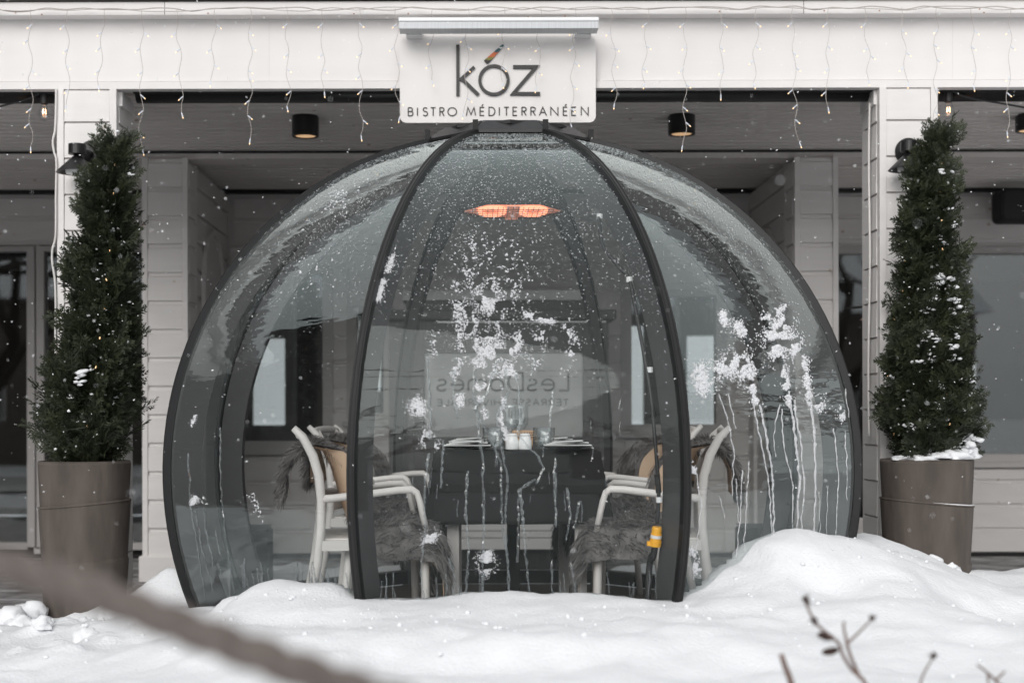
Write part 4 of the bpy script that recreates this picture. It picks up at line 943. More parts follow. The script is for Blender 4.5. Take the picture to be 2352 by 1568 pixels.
def cypress(c, axis_pts, rad_pts, lab, seed, patches):
    """axis/rad: lists of (z, offset x / radius)"""
    t = thing('cypress_tree', lab, 'tree', (c.x, c.y, .80), group='potted cypress trees by the columns'); r_ = random.Random(seed)
    az = np.array(axis_pts); rz2 = np.array(rad_pts); ax_ = lambda z: float(np.interp(z, az[:, 0], az[:, 1])); rd_ = lambda z: float(np.interp(z, rz2[:, 0], rz2[:, 1]))
    z0, z1 = rz2[0, 0], rz2[-1, 0]
    MB().tube([(c.x+(ax_(z)-c.x)*1.0, c.y, z) for z in np.linspace(.812, z1-.12, 14)], list(np.linspace(.024, .006, 14)), 8).build('trunk', 'bark', t, smooth=True)
    allV, allF, off = [], [], 0; n = 0
    while n < 1250:
        z = z0+(z1-z0)*(1-(1-r_.random())**.75 if False else r_.random()); a = r_.uniform(0, 2*math.pi); rr = rd_(z)
        if r_.random() > .25+rr/.28: continue
        wob = .95+.62*mn.noise((math.cos(a)*1.6+seed, math.sin(a)*1.6, z*4.2)); inner = r_.random()
        f = (.80+.12*r_.random()) if inner > .45 else r_.uniform(.2, .8)
        rad = max(0, rr*wob*f*.95-.062); outd = Vector((math.cos(a), math.sin(a), 0)); p = Vector((ax_(z)+outd.x*rad, c.y+outd.y*rad, z-.03))
        elev = R(r_.uniform(28, 68)); d = outd*math.cos(elev)+Vector((0, 0, math.sin(elev)))+Vector((r_.gauss(0, .18), r_.gauss(0, .18), 0)); d.normalize()
        tw = Vector((r_.gauss(0, 1), r_.gauss(0, 1), r_.gauss(0, 1))); xx = d.cross(tw).normalized(); yy = d.cross(xx)
        Mx = np.array([xx[:], yy[:], d[:]]); sc = r_.uniform(.85, 1.75)*(.75 if rr < .07 else 1)
        TV, TF = SPR[r_.randrange(5)]; allV.append(TV@Mx*sc+np.array(p[:])); allF.append(np.array(TF)+off); off += len(TV); n += 1
    mb = MB(); mb.v = [tuple(v) for v in np.concatenate(allV).tolist()]; mb.f = [tuple(f) for f in np.concatenate(allF).tolist()]
    mb.build('crown', 'leaf', t)
    sn = MB(); k = 0
    for px, py, s_ in patches:
        q = at(px, py, PD-.16); dx = q.x-ax_(q.z); rr = rd_(q.z); yy = c.y-math.sqrt(max(.0, (rr*.88)**2-min(dx*dx, (rr*.85)**2))); q = Vector((X(px, yy-EYE.y), yy, Z(py, yy-EYE.y)))
        for _ in range(5):
            k += 1; e = Vector((r_.gauss(0, s_*.75), r_.gauss(0, s_*.4), r_.gauss(0, s_*.45))); lump(sn, q+e, (s_*r_.uniform(.45, .95), s_*r_.uniform(.35, .7), s_*r_.uniform(.22, .5)), k+seed*50, 2, .6, False)
    for _ in range(110):      # flecks caught between the sprays
        z = z0+(z1-z0)*r_.random(); a = r_.uniform(R(185), R(355)); rr = rd_(z)*r_.uniform(.62, .92); s_ = r_.uniform(.003, .0085); k += 1
        lump(sn, (ax_(z)+rr*math.cos(a), c.y+rr*math.sin(a), z), (s_*r_.uniform(.8, 1.8), s_, s_*r_.uniform(.5, 1.3)), k+900, 1, .7, False)
    tag(sn.build('settled_snow', 'snowlump', t, smooth=True), 'small pads of snow caught in the branches', kind='stuff')
    # fairy lights wound through the branches
    ls = thing('fairy_light_string', 'string of tiny warm lights wound through the ' + lab.split(' cypress')[0] + ' cypress', 'string lights', (c.x, c.y, .86)); pts = []
    for q in range(150):
        z = .90+(z1-1.05)*q/150; a = q*.42; rr = max(.02, rd_(z)*.80); pts.append(Vector((ax_(z)+rr*math.cos(a), c.y+rr*math.sin(a), z)))
    MB().tube(pts, .0012, 4).build('wire', 'leaf', ls)
    for q in range(2, 148, 5):
        o = pts[q]+(pts[q]-Vector((ax_(pts[q].z), c.y, pts[q].z))).normalized()*r_.uniform(-.01, .03); d = Vector((r_.gauss(0, .4), r_.gauss(0, .4), 1)).normalized()
        MB().tube([o, o+d*.006, o+d*.012], [.0022, .0026, .001], 5).build('bulb', 'bulb', ls)
zz = lambda py: Z(py, PD); xx_ = lambda px: X(px, PD)
cypress(cL, [(zz(1060), xx_(192)), (zz(950), xx_(197)), (zz(700), xx_(232)), (zz(400), xx_(256)), (zz(288), xx_(274))], [(zz(1075), .14), (zz(1030), .185), (zz(950), .212), (zz(840), .178), (zz(700), .152), (zz(550), .118), (zz(400), .058), (zz(350), .032), (zz(300), .006)],
    'leaning dark green cypress with little snow', 3, [(186,858,.028),(190,875,.018),(292,880,.012),(262,770,.009),(300,400,.012),(290,365,.010),(205,720,.008),(228,640,.007),(270,910,.007),(240,905,.007),(160,910,.010),(280,470,.007),(245,555,.007),(295,690,.008),(215,790,.006),(262,855,.008),(178,640,.006),(250,1000,.008)])
cypress(cR, [(zz(1060), xx_(2130)), (zz(1000), xx_(2130)), (zz(800), xx_(2122)), (zz(600), xx_(2130)), (zz(400), xx_(2140)), (zz(288), xx_(2168))], [(zz(1075), .15), (zz(1030), .195), (zz(985), .212), (zz(800), .176), (zz(600), .130), (zz(400), .058), (zz(350), .032), (zz(300), .006)],
    'upright dark green cypress carrying many pads of snow', 5, [(2165,640,.030),(2150,655,.026),(2190,650,.024),(2180,690,.020),(2150,690,.018),(2130,715,.018),(2185,715,.022),(2200,695,.015),(2135,768,.022),(2155,780,.020),(2118,785,.016),(2185,800,.022),(2190,825,.018),(2090,825,.014),(2110,835,.016),(2140,830,.012),(2202,775,.012),(2210,880,.028),(2220,865,.020),(2165,890,.020),(2185,920,.014),(2165,935,.018),(2095,985,.020),(2140,980,.016),(2175,965,.014),(2215,945,.018),(2225,905,.012),(2080,980,.014),(2170,400,.018),(2180,395,.014),(2185,480,.010),(2190,430,.010),(2195,520,.012),(2170,560,.012),(2160,545,.010),(2215,720,.014),(2200,755,.012),(2232,1010,.028),(2220,1030,.030),(2205,1040,.03),(2090,900,.010),(2060,940,.008)])
# snow cap on the right planter
mb = MB()
for k, (dx, dy, s_) in enumerate(((-.14,-.10,.055),(-.06,-.155,.06),(.02,-.16,.065),(.09,-.14,.07),(.15,-.06,.075),(.16,.03,.07),(.10,-.06,.08),(-.02,-.08,.07),(.0,.1,.07),(.13,-.11,.05))):
    lump(mb, (cR.x+dx, cR.y+dy, .852+.012*(dx > 0)), (s_*1.1, s_*.8, s_*(.34 if dx < .05 else .55)), k+400, 3, .45)
o = recentre(mb.build('snow_pile', 'snowlump', smooth=True)); tag(o, 'fresh snow piled on the rim of the planter below the snowy cypress', 'snow')
mb = MB(); pts = []
for q in range(20):
    a = R(-100+q*5.4); z_ = .64-.018*math.cos(a)+.004; r_ = .217; pts.append((cR.x+r_*math.cos(a), cR.y+r_*math.sin(a), z_))
o = recentre(MB().tube(pts, [.0016+.0022*math.sin(math.pi*q/19) for q in range(20)], 5).build('snow_ridge', 'snowlump', smooth=True)); tag(o, 'thin line of snow lying along the ledge of the planter', 'snow')

# ------------------------------------------------------------------ wall sconces
def sconce(px, py, ang, lab):
    d = 7.18; p = Vector((X(px, d), YF-.012, Z(py, d))); t = thing('wall_sconce', lab, 'lamp', p, group='black sconces on the columns')
    disc = MB().lathe([(.068, 0), (.068, .012), (.062, .018)], (0, 0, 0), 32); disc.v = [(p.x+a, p.y-z_, p.z+b_) for a, b_, z_ in disc.v]; disc.build('back_plate', 'black', t)
    a_ = Vector((math.sin(ang), -math.cos(ang), 0)); h = p+a_*.125+Vector((0, 0, -.0))
    MB().tube([p+Vector((0, -.015, 0)), p+Vector((0, -.05, 0)), h], .012, 10).build('arm', 'black', t)
    MB().lathe([(.030, .030), (.043, .028), (.044, -.022), (.020, -.026)], h, 28).build('cap', 'black', t)
    MB().lathe([(.016, -.027), (.022, -.034), (.030, -.040), (.100, -.108), (.104, -.113), (.098, -.112), (.030, -.048), (.012, -.044)], h, 36).build('shade', 'black', t, smooth=False)
    MB().lathe([(.012, -.045), (.024, -.055), (.060, -.095), (.055, -.118), (.01, -.124)], h, 20).build('globe', 'china', t, smooth=True)
sconce(212, 352, R(-20), 'black cone sconce beside the tip of the leaning cypress'); sconce(2088, 350, R(-14), 'black cone sconce beside the tip of the snowy cypress')

# ------------------------------------------------------------------ ceiling spots
for px, py, d, lab in ((703, 292, 8.15, 'black cylinder ceiling light behind the dome toward the leaning cypress'), (1567, 289, 8.15, 'black cylinder ceiling light behind the dome toward the snowy cypress'), (2366, 283, 8.15, 'black cylinder ceiling light beyond the column with the snowy cypress')):
    p = Vector((X(px, d), d+EYE.y, Z(py+21, d))); t = thing('ceiling_spot', lab, 'lamp', p, group='cylinder lights under the porch ceiling'); r_ = .077
    MB().lathe([(r_-.012, 0), (r_, 0), (r_, CZ-.001-p.z), (.01, CZ-.001-p.z)], p, 32, cap0=False).build('housing', 'black', t)
    MB().lathe([(.058, .004), (.06, .012), (.01, .014)], p, 24).build('lens', 'spot', t)
    MB().lathe([(r_-.012, .001), (.060, .006), (.060, .003), (r_-.013, -.002)], p, 24, cap0=False, cap1=False).build('rim', 'black', t)

# ------------------------------------------------------------------ festoon bulbs by the columns
def festoon(px, py, d, tail, lab):
    p = at(px, py, d); t = thing('festoon_light', lab, 'lamp', p, group='filament bulbs on the porch cable')
    MB().tube(smooth([Vector(q) for q in tail]), .005, 6).build('cable', 'rubber', t)
    MB().lathe([(.006, .03), (.019, .026), (.021, -.01), (.020, -.032), (.016, -.034)], p, 20).build('socket', 'rubber', t)
    MB().lathe([(.014, -.034), (.017, -.045), (.029, -.072), (.031, -.088), (.026, -.108), (.012, -.118), (.002, -.120)], p, 24).build('bulb_glass', 'clear', t, smooth=True)
    MB().tube([p+Vector((a, 0, z_)) for a, z_ in ((-.006, -.06), (-.008, -.085), (0, -.075), (.008, -.085), (.006, -.06))], .0016, 5).build('filament', 'filament', t)
pA = at(103, 222, 7.28); festoon(103, 222, 7.28, [at(-60, 262, 7.3), at(0, 243, 7.3), at(60, 227, 7.29), pA+Vector((0, 0, .03)), at(118, 208, 7.26), at(136, 205, 7.24)], 'clear filament bulb on a black cable beside the column of the leaning cypress')
pB = at(2180, 222, 7.28); festoon(2180, 222, 7.28, [at(2155, 208, 7.24), at(2166, 210, 7.26), pB+Vector((0, 0, .03)), at(2230, 228, 7.29), at(2300, 240, 7.3), at(2420, 262, 7.32)], 'clear filament bulb on a black cable beside the column of the snowy cypress')

# ------------------------------------------------------------------ white cables on the columns
pts = [(136,205),(135,260),(133,300),(128,325),(131,350),(136,372),(135,450),(134,540),(127,570),(126,600),(132,640),(134,700),(133,760),(134,820)]
o = recentre(MB().tube(smooth([Vector((X(a, 7.2)-.004, YF-.028, Z(b_, 7.2))) for a, b_ in pts]), .0055, 8).build('loose_cable', 'cable', smooth=True)); tag(o, 'white cable bulging off the edge of the column with the leaning cypress', 'cable')
xi = X(2023, 7.2)-.008-.021
o = recentre(MB().tube(smooth([Vector((xi, YF+.10+.012*math.sin(k*1.1)+.03*(k/9-.5), 2.66-k*.19)) for k in range(10)]), .0055, 8).build('loose_cable', 'cable', smooth=True)); tag(o, 'white cable running down the inner face of the column with the snowy cypress', 'cable')

# ------------------------------------------------------------------ icicle lights along the roof edge
IL = thing('icicle_light_string', 'clear wire curtain of tiny warm icicle lights hung along the roof edge', 'string lights', (0, .51, 2.4))
tops = [72,158,242,328,408,495,578,661,741,828,910,995,1078,1161,1244,1324,1406,1491,1576,1658,1739,1822,1904,1987,2072,2152,2231,2324]
bots = [335,240,195,342,257,185,317,243,210,310,268,185,260,190,200,285,238,192,335,218,193,328,248,185,192,292,199,305]
dW = 7.085; yW = dW+EYE.y
MB().tube(smooth([Vector((X(p_, dW), yW-.001+random.uniform(-.002, .002), Z(20+random.uniform(-4, 5), dW))) for p_ in range(-60, 2460, 42)], 3), .0030, 5).build('main_wire', 'wire', IL)
MB().tube(smooth([Vector((X(p_, dW), yW-.004, Z(22+random.uniform(-5, 5), dW))) for p_ in range(-60, 2460, 55)], 3), .0022, 5).build('main_wire', 'wire', IL)
tops = [-10]+tops; bots = [250]+bots
for k, (tx, by) in enumerate(zip(tops, bots)):
    P = []; n = max(5, int((by-20)/17)); ph = random.uniform(0, 9); dr = random.uniform(-14, 14)
    for q in range(n+1):
        f = q/n; P.append(Vector((X(tx+dr*f+(4.5*math.sin(ph+q*1.25)+4*mn.noise((q*.6, k*3.3, 0)))*min(1, q*.5), dW), yW-.006, Z(20+(by-20)*f, dW))))
    st = MB().tube(smooth(P, 4), .0013, 5).build('strand', 'wire', IL)
    nb = max(3, round((by-20)/45))
    for q in range(1, nb+1):
        o_ = P[min(n, max(1, round(n*(q+(random.uniform(-.3, .3) if q < nb else 0))/nb)))]; s_ = random.choice((-1, 1)); last = q == nb
        d_ = Vector((s_*.55 if not last else random.uniform(-.35, .35), -.06, -.5 if not last else -.9)).normalized()
        sk = MB().tube([o_, o_+d_*.008, o_+d_*.026], [.0014, .0030, .0030], 6).build('bulb', 'socket', st)
        MB().tube([o_+d_*.026, o_+d_*.031, o_+d_*.034], [.0022, .0025, .0010], 6).build('bulb', 'bulb', st)

# ------------------------------------------------------------------ loudspeaker on the back wall, fringed lamps in the dining room
sp_ = Vector((X(2345, 10.45), 10.45+EYE.y, Z(478, 10.45))); t = thing('loudspeaker', 'black rounded loudspeaker mounted high on the back wall', 'speaker', (sp_.x, YW-.02, sp_.z))
MB().prism(rrect(sp_.x-.19, sp_.x+.19, sp_.z-.12, sp_.z+.12, .045, sp_.y-.12), (0, .2, 0)).build('cabinet', 'blackmatte', t, bevel=.02)
MB().prism(rrect(sp_.x-.165, sp_.x+.165, sp_.z-.10, sp_.z+.10, .035, sp_.y-.126), (0, .005, 0)).build('grille', 'black', t)
MB().box(sp_.x-.03, sp_.x+.03, sp_.y+.08, YW-.017, sp_.z-.05, sp_.z+.05).build('bracket', 'black', t)
for px, py, d, r_, lab in ((15, 625, 11.9, .26, 'fringed pendant lamp hanging behind the porch door glass'), (2225, 628, 11.7, .25, 'fringed pendant lamp hanging behind the wide side window')):
    p = at(px, py, d); t = thing('fringed_lamp', lab, 'lamp', p, group='fringed lamps in the dining room')
    MB().lathe([(r_*.80, .06), (r_*.8, .11), (.03, .15)], p, 24).build('crown', 'straw', t)
    MB().tube([p+Vector((0, 0, .14)), Vector((p.x, p.y, CZ-.002))], .006, 6).build('cord', 'rubber', t)
    mb = MB()
    for q in range(150):
        a = random.uniform(0, 6.283); b_ = a+random.uniform(-.05, .05); u = Vector((math.cos(a), math.sin(a), 0)); v = Vector((math.cos(b_), math.sin(b_), 0)); s_ = Vector((-u.y, u.x, 0))*.008
        e = p+v*r_*random.uniform(.9, 1.2)+Vector((0, 0, -random.uniform(.05, .11))); mb.tri(p+u*r_*.78+Vector((0, 0, .08))-s_, p+u*r_*.78+Vector((0, 0, .08))+s_, e)
    tag(mb.build('fringe', 'straw', t), kind='stuff')

# ------------------------------------------------------------------ person behind the right column
def skin_mesh(name, pts, edges, rad, m, parent, root=0, sub=2):
    me = bpy.data.meshes.new(name); me.from_pydata([tuple(p) for p in pts], edges, []); me.materials.append(M[m])
    o = bpy.data.objects.new(name, me); C.objects.link(o); o.parent = parent
    sk = o.modifiers.new('skin', 'SKIN'); sk.use_smooth_shade = True
    for i, v in enumerate(me.skin_vertices[0].data):
        r_ = rad[i]; v.radius = r_ if isinstance(r_, tuple) else (r_, r_); v.use_root = (i == root)
    su = o.modifiers.new('sub', 'SUBSURF'); su.levels = sub; su.render_levels = sub
    return o
pp = Vector((X(2044, 8.25), 8.25+EYE.y, 0))
PR = thing('person', 'person in long black coat and peaked cap standing behind the column of the snowy cypress', 'person', pp)
# local frame: faces -X; y across the shoulders
body = [(0,0,.92),(0,0,1.08),(-.01,0,1.25),(0,0,1.42),(.0,0,1.50),(-.02,0,1.57),      # pelvis .. neck
        (0,-.09,.88),(-.02,-.095,.50),(.03,-.095,.09),(-.10,-.10,.045),              # near leg, foot
        (0,.09,.88),(.04,.095,.50),(.10,.095,.09),(-.03,.10,.045),
        (.01,-.19,1.42),(.05,-.25,1.16),(-.06,-.24,.93),                             # near arm
        (.01,.19,1.42),(.05,.25,1.16),(-.06,.24,.93)]
be = [(0,1),(1,2),(2,3),(3,4),(4,5),(0,6),(6,7),(7,8),(8,9),(0,10),(10,11),(11,12),(12,13),(3,14),(14,15),(15,16),(3,17),(17,18),(18,19)]
br = [(.15,.20),(.14,.18),(.15,.19),(.12,.17),.07,.055,(.10,.10),.072,.050,.045,(.10,.10),.072,.05,.045,.075,.058,.042,.075,.058,.042]
skin_mesh('body', body, be, br, 'coat', PR)
mb = MB()
for (z_, rx, ry) in [(0, 0, 0)]: pass
def ell(prof2, n=28):
    m_ = MB(); base = 0
    for x0, z_, rx, ry in prof2:
        for j in range(n): a = 2*math.pi*j/n; m_.v.append((x0+rx*math.cos(a), ry*math.sin(a), z_))
    for k in range(len(prof2)-1):
        for j in range(n): a = k*n+j; b_ = k*n+(j+1) % n; m_.f.append((a, b_, b_+n, a+n))
    return m_
ell([(-.02,.48,.23,.25),(-.01,.70,.205,.235),(0,.95,.175,.225),(-.005,1.2,.165,.22),(0,1.38,.15,.21),(0,1.46,.10,.13),(-.005,1.53,.07,.075)]).build('coat', 'coat', PR, smooth=True, local=True)
hd = ell([(-.03,1.535,.05,.05),(-.045,1.56,.075,.06),(-.045,1.60,.095,.07),(-.04,1.66,.105,.076),(-.03,1.71,.10,.077),(-.02,1.755,.07,.06),(-.015,1.77,.01,.01)], 24)
hd.build('head', 'skin', PR, smooth=True, local=True)
MB().prism([(-.14,-.008,1.64),(-.168,-.012,1.615),(-.14,-.016,1.61)], (0, .028, 0)).build('nose', 'skin', PR, local=True)
for s_ in (-1, 1):
    MB().lathe([(.018, -.03), (.022, 0), (.016, .03)], (0, 0, 0), 10).build('ear', 'skin', PR, local=True).matrix_local = Matrix.Translation((-.02, s_*.078, 1.64))
    MB().lathe([(.004, -.004), (.009, 0), (.004, .004)], (0, 0, 0), 8).build('eye', 'hair', PR, local=True).matrix_local = Matrix.Translation((-.137, s_*.03, 1.655))
MB().box(-.150, -.138, -.022, .022, 1.583, 1.589).build('mouth', 'hide', PR, local=True)
ell([(-.0,1.57,.09,.078),(.005,1.64,.100,.084),(-.005,1.69,.108,.085)], 24).build('hair', 'hair', PR, smooth=True, local=True)
cpq = ell([(-.03,1.69,.112,.090),(-.03,1.725,.114,.092),(-.025,1.77,.095,.08),(-.02,1.795,.05,.045),(-.02,1.80,.004,.004)], 24).build('cap', 'coat', PR, smooth=True, local=True)
brim = MB(); brim.prism([(-.12+.0, -.085, 1.695)]+[(-.13-.135*math.cos(R(a)), .085*math.sin(R(a)), 1.690-.012*math.cos(R(a))) for a in range(-80, 81, 16)]+[(-.12, .085, 1.695)], (0, 0, .006)); brim.build('cap_peak', 'coat', cpq, local=True)
for s_ in (-1, 1):
    w0 = Vector((-.075, s_*.238, .90)); hp = [w0, w0+Vector((-.012, 0, -.05)), w0+Vector((-.018, 0, -.095))]; he = [(0,1),(1,2)]; hr = [(.026,.020),(.040,.018),(.038,.016)]
    for q, (fx, L_) in enumerate(((-.030, .078), (-.011, .088), (.009, .082), (.027, .066))):
        b0 = len(hp); k0 = w0+Vector((-.018+fx, 0, -.100)); hp += [k0, k0+Vector((-.006, -s_*.008, -L_*.5)), k0+Vector((-.002, -s_*.022, -L_))]; he += [(2, b0), (b0, b0+1), (b0+1, b0+2)]; hr += [.0095, .0088, .0075]
    b0 = len(hp); hp += [w0+Vector((-.045, -s_*.012, -.055)), w0+Vector((-.062, -s_*.02, -.085)), w0+Vector((-.062, -s_*.026, -.110))]; he += [(1, b0), (b0, b0+1), (b0+1, b0+2)]; hr += [.0125, .0105, .009]
    skin_mesh('hand', hp, he, hr, 'skin', PR, 1, 1)

# ------------------------------------------------------------------ foreground rope and its posts, dry stems
rc = [(-.86,-5.28,1.02),at(-120,1245,1.34),at(0,1290,1.31),at(200,1352,1.28),at(350,1408,1.26),at(500,1466,1.24),at(640,1518,1.22),at(800,1578,1.20),at(1000,1640,1.17),at(1300,1695,1.12),(.45,-5.62,.80),(.95,-5.8,.92),(1.3,-5.92,1.02)]
rp = smooth([Vector(q) for q in rc], 14)
RO = thing('barrier_rope', 'thick twisted hemp rope slung low in front of the snow bank', 'rope', rp[0])
acc_l = 0; TW = [[], [], []]
for k, q in enumerate(rp):
    if k: acc_l += (q-rp[k-1]).length
    t_ = (rp[min(k+1, len(rp)-1)]-rp[max(k-1, 0)]).normalized(); u = t_.cross(Vector((0, 0, 1))).normalized(); v = t_.cross(u)
    for s_ in range(3):
        a = acc_l*48+s_*2.094; TW[s_].append(q+(u*math.cos(a)+v*math.sin(a))*.0078)
for s_ in range(3): MB().tube(TW[s_], .0100, 8).build('strand', 'rope', RO, smooth=True)
for q, lab in (((-.88, -5.28), 'wooden post holding the higher end of the barrier rope'), ((1.32, -5.92), 'wooden post holding the lower end of the barrier rope')):
    t = thing('rope_post', lab, 'post', (q[0], q[1], -.32)); MB().lathe([(.045, -.32), (.042, 1.06), (.03, 1.09)], (q[0], q[1], 0), 16).build('shaft', 'wood', t, smooth=False)
    MB().lathe([(.05, .98), (.05, 1.04)], (q[0], q[1], 0), 16).build('collar', 'rope', t)

def plant(name_lab, stems, buds, leaves, d, base_px):
    gz = snow_at(X(base_px[0], d), d+EYE.y); p = Vector((X(base_px[0], d), d+EYE.y, gz)); t = thing('dry_stem', name_lab, 'plant', p, group='dry stems poking from the snow')
    for st, r_ in stems:
        P = [at(a, b_, d+dd) if not isinstance(a, str) else p-Vector((0, 0, .03)) for a, b_, dd in st]; P = smooth(P, 5); MB().tube(P, list(np.linspace(r_, r_*.6, len(P))), 6).build('stem', 'stem', t)
    for a, b_, s_ in buds:
        c_ = at(a, b_, d); mb = MB()
        for q in range(16):
            v = Vector((random.gauss(0, 1), random.gauss(0, 1), random.gauss(.3, 1))).normalized(); s2 = v.orthogonal().normalized()*s_*.18; mb.add([c_-s2, c_+s2, c_+v.cross(s2).normalized()*s_*.18, c_+v*s_*random.uniform(.8, 1.5)], [(0,1,3),(1,2,3),(2,0,3)])
        lump(mb, c_, (s_*.5, s_*.5, s_*.55), int(a), 2, .5, False); mb.build('seed_head', 'husk', t)
    for a, b_, ang in leaves:
        c_ = at(a, b_, d); L_ = .022; u = Vector((math.cos(ang), .3, math.sin(ang))).normalized(); v = u.cross(Vector((0, 1, .2))).normalized(); mb = MB()
        ring = [c_+u*L_*math.cos(q*.785)+v*L_*.42*math.sin(q*.785)+Vector((0, .004*math.cos(q*1.57), 0)) for q in range(8)]; mb.prism(ring, (0, .0012, 0)); mb.build('leaf', 'husk', t)
G_ = 'g'
plant('dry forked stem with three seed heads and curled brown leaves', [([(G_,0,0),(2010,1640,0),(1985,1568,0),(1957,1540,0),(1935,1505,0),(1925,1478,0),(1895,1452,0),(1870,1428,0),(1850,1385,0)],.0045), ([(1975,1560,0),(1950,1500,0),(1943,1470,0),(1937,1440,0),(1938,1428,0)],.0040), ([(1946,1478,0),(1970,1455,0),(2000,1425,0)],.0032)], [(1850,1378,.014),(1869,1426,.013),(2002,1420,.011)], [(1896,1462,-.3),(1907,1496,.1)], 3.0, (2040, 1700))
plant('thin dry stem bent over with one spiky seed head', [([(G_,0,0),(2108,1620,0),(2112,1575,0),(2122,1545,0),(2140,1515,0)],.0032)], [(2143,1508,.012)], [], 3.0, (2105, 1700))
plant('pale dry twig splitting into two bare tips', [([(G_,0,0),(2330,1620,0),(2290,1570,0),(2265,1545,0),(2243,1528,0)],.0036), ([(2285,1565,0),(2300,1550,0),(2308,1543,0)],.0028), ([(2268,1548,0),(2270,1575,0),(2280,1590,0)],.0026)], [], [], 3.05, (2360, 1710))
plant('stout dark broken stalk beside the forked dry stem', [([(G_,0,0),(1830,1640,0),(1816,1570,0),(1802,1530,0),(1793,1503,0)],.0085)], [], [], 2.9, (1850, 1720))

# ------------------------------------------------------------------ across the street (only mirrored in the glass): bare trees, a spruce, houses, wires
def bare_tree(x_, y_, h, seed, lab):
    t = thing('bare_tree', lab, 'tree', (x_, y_, -.3)); r_ = random.Random(seed); tr, bc = MB(), MB()
    def grow(mb, p, d, l, rad, lev):
        q = [p]; dd = d.copy()
        for k in range(4): dd = (dd+Vector((r_.gauss(0, .12), r_.gauss(0, .12), r_.gauss(.03, .08)))).normalized(); q.append(q[-1]+dd*l/4)
        mb.tube(q, list(np.linspace(rad, rad*.6, 5)), 5 if lev < 2 else 4, caps=False)
        if lev >= 4: return
        for k in range(3 if lev < 3 else 3):
            a = r_.uniform(0, 6.28); s_ = dd.orthogonal().normalized(); s_ = Matrix.Rotation(a, 3, dd) @ s_
            grow(bc, q[r_.choice((2, 3, 4))], (dd*.75+s_*r_.uniform(.45, .85)+Vector((0, 0, .1))).normalized(), l*r_.uniform(.6, .78), rad*.58, lev+1)
    grow(tr, Vector((x_, y_, -.35)), Vector((0, 0, 1)), h*.36, h*.028, 0)
    tr.build('trunk', 'twig', t); bc.build('branches', 'twig', t)
for k, (x_, y_, h, lab) in enumerate(((-7, -19.5, 9, 'bare broad tree across the street nearest the dark house'), (-2.5, -22, 11, 'tall bare tree across the street between the two houses'), (3.5, -20, 8, 'slender bare tree across the street before the pale roofed house'), (8.5, -21, 10, 'bare tree across the street beside the spruce'), (-13, -21, 10, 'bare tree at the far end of the dark house'),
    (-8.5, -4.5, 7.5, 'bare tree on the lawn beside the terrace nearest the brown shed'), (-11, -1.8, 9, 'tall bare tree before the brown shed'), (-10, -8, 9, 'bare tree on the lawn between the brown shed and the street'), (-13.5, -5, 10, 'old bare tree behind the lawn trees by the brown shed'), (9, -4.2, 7.5, 'bare tree beside the terrace nearest the grey barn'), (11.5, -1.5, 9, 'tall bare tree before the grey barn'), (10.5, -8, 9, 'bare tree between the grey barn and the street'))):
    bare_tree(x_, y_, h, 20+k, lab)
def house(x0, x1, y0, h, lab):
    t = thing('house', lab, 'house', ((x0+x1)/2, y0-4, -.32)); 
    MB().box(x0, x1, y0-8, y0, -.32, h).build('wall', 'far', t)
    MB().prism([(x0-.4, y0+.5, h), (x0-.4, y0-4, h+2.2), (x0-.4, y0-8.5, h)], (x1-x0+.8, 0, 0)).build('roof', 'farroof', t)
    n = int((x1-x0)/2.6)
    for k in range(n):
        a = x0+.9+k*2.6; wn = MB().box(a, a+1.1, y0, y0+.05, 1.0, 2.4).build('window', 'wframe', t); MB().box(a+.08, a+1.02, y0+.051, y0+.06, 1.08, 2.32).build('pane', 'pane', wn)
house(-16, -4.5, -27, 4.6, 'dark sided long house with snowy roof across the street'); house(2.5, 15, -28, 4.2, 'dark sided house with pale snowy roof beyond the slender tree')
def outhouse(x0, x1, y0, y1, h, lab):
    t = thing('outhouse', lab, 'building', ((x0+x1)/2, (y0+y1)/2, -.32)); MB().box(x0, x1, y0, y1, -.32, h).build('wall', 'far', t); xm = (x0+x1)/2
    MB().prism([(x0-.3, y0-.3, h+.001), (xm, y0-.3, h+2), (x1+.3, y0-.3, h+.001)], (0, y1-y0+.6, 0)).build('roof', 'farroof', t)
    xe = x1 if x1 < 0 else x0
    for k in range(3):
        a = y0+1.2+k*3.2; wn = MB().box(xe-.04, xe+.04, a, a+1.2, 1.0, 2.5).build('window', 'wframe', t); MB().box(xe-.05, xe+.05, a+.1, a+1.1, 1.1, 2.4).build('pane', 'pane', wn)
outhouse(-24, -16, -9, 2, 5.0, 'brown sided shed with a snowy roof beside the terrace'); outhouse(16, 24, -9, 2, 5.0, 'grey brown barn with a snowy roof at the other end of the terrace')
def spruce(x_, y_, h, lab):
    sp = thing('spruce_tree', lab, 'tree', (x_, y_, -.32)); MB().tube([(x_, y_, -.35), (x_, y_, h*.97)], [.028*h, .02], 8).build('trunk', 'twig', sp); mb = MB()
    for q in range(int(260*h)):
        f = random.random()**1.2; z_ = .4+(h-.5)*f; r_ = h*.27*(1-f)*random.uniform(.8, 1.1)+.05; a = random.uniform(0, 6.28); u = Vector((math.cos(a), math.sin(a), 0)); c_ = Vector((x_, y_, z_-.28*r_))+u*r_; i_ = Vector((x_, y_, z_+.1))+u*.15*r_; s_ = Vector((-u.y, u.x, 0))*.055*h*(1-f*.7)
        mb.tri(i_-s_*.4, i_+s_*.4, c_+s_); mb.tri(i_-s_*.4, c_+s_, c_-s_)
    mb.build('crown', 'needle', sp)
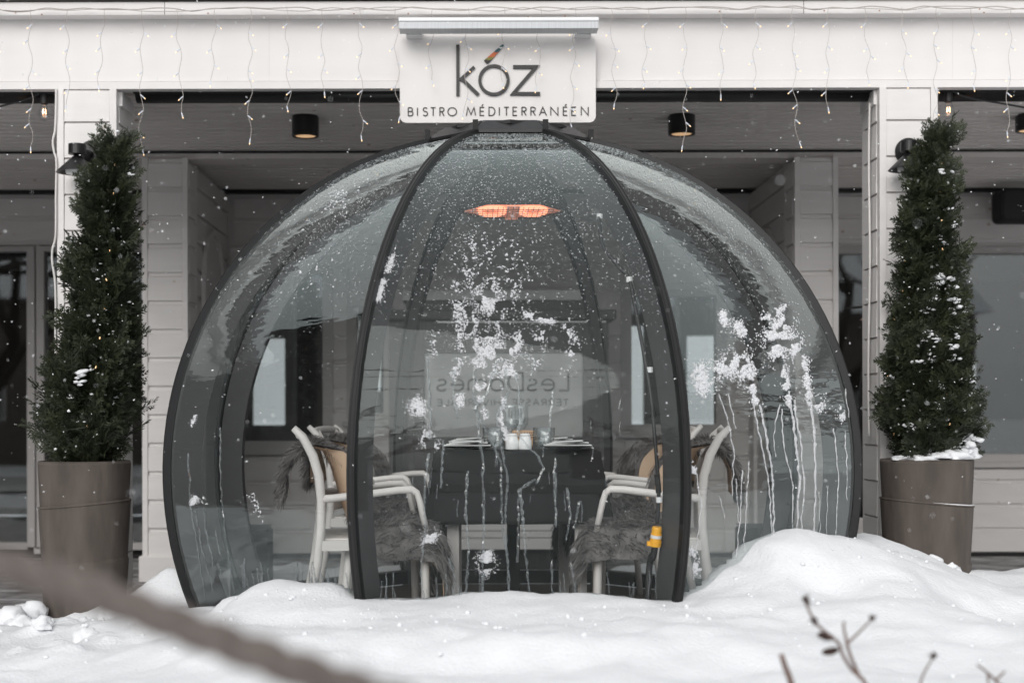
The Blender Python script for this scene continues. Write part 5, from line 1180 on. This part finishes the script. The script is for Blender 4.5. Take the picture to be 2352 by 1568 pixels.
spruce(6, -19.5, 6, 'dark spruce across the street beside the second house'); spruce(-9.2, -1.2, 10.5, 'tall dark spruce standing close beside the terrace'); spruce(-11.5, -5.5, 12, 'tallest dark spruce on the lawn by the brown shed')
spruce(-12.5, 1.8, 11, 'dark spruce at the corner of the brown shed'); spruce(12.5, -3.2, 10, 'tall dark spruce before the grey brown barn')
for k, (z_, y_) in enumerate(((6.2, -10.4), (6.6, -10.2), (5.5, -10.6))):
    o = recentre(MB().tube([(-40+8*q, y_, z_-.5*math.sin(math.pi*((q*8) % 40)/40)) for q in range(11)], .018, 5).build('power_line', 'rubber')); tag(o, ['middle', 'top', 'bottom'][k] + ' black overhead wire strung along the street', 'wire')
for x_ in (-40, 0, 40):
    if x_ == 0: continue
    t = thing('utility_pole', 'wooden utility pole at the ' + ('dark house' if x_ < 0 else 'spruce') + ' end of the overhead wires', 'pole', (x_, -10.4, -.32)); MB().tube([(x_, -10.4, -.32), (x_, -10.4, 7)], [.14, .10], 10).build('shaft', 'wood', t); MB().box(x_-.05, x_+.05, -11, -9.8, 5.4, 5.52).build('cross_arm', 'wood', t)

# ------------------------------------------------------------------ falling snow
V, Fc = [], []; oc = ico(1); n = 0
while n < 1250:
    d = 2.9+3.9*random.random()**.6 if n > 14 else random.uniform(2.0, 2.9); px, py = random.uniform(-60, 2420), random.uniform(-40, 1400)
    p = at(px, py, d)
    if p.y > .42 or (p.length < 3 and gdome(p) < .05 and abs(p.z-DZ) < DR) or p.z < .3: continue
    if p.y > -3.2 and p.z < .75: continue
    s_ = random.choice((.0010, .0013, .0016, .0021))*(.55+.11*d) ; tw = Vector((random.gauss(0, 1), random.gauss(0, 1), random.gauss(0, 1))).normalized(); e2 = tw.orthogonal().normalized(); e3 = tw.cross(e2)
    i = len(V)
    for v in oc[0]:
        k = 1+.5*random.uniform(-1, 1); V.append(tuple(p+(tw*v[0]*1.7+e2*v[1]+e3*v[2]*.45)*s_*k))
    Fc += [tuple(i+q for q in f) for f in oc[1]]; n += 1
mb = MB(); mb.v = V; mb.f = Fc; tag(mb.build('falling_snow', 'flake'), 'snowflakes drifting down in front of the porch and dome', kind='stuff')
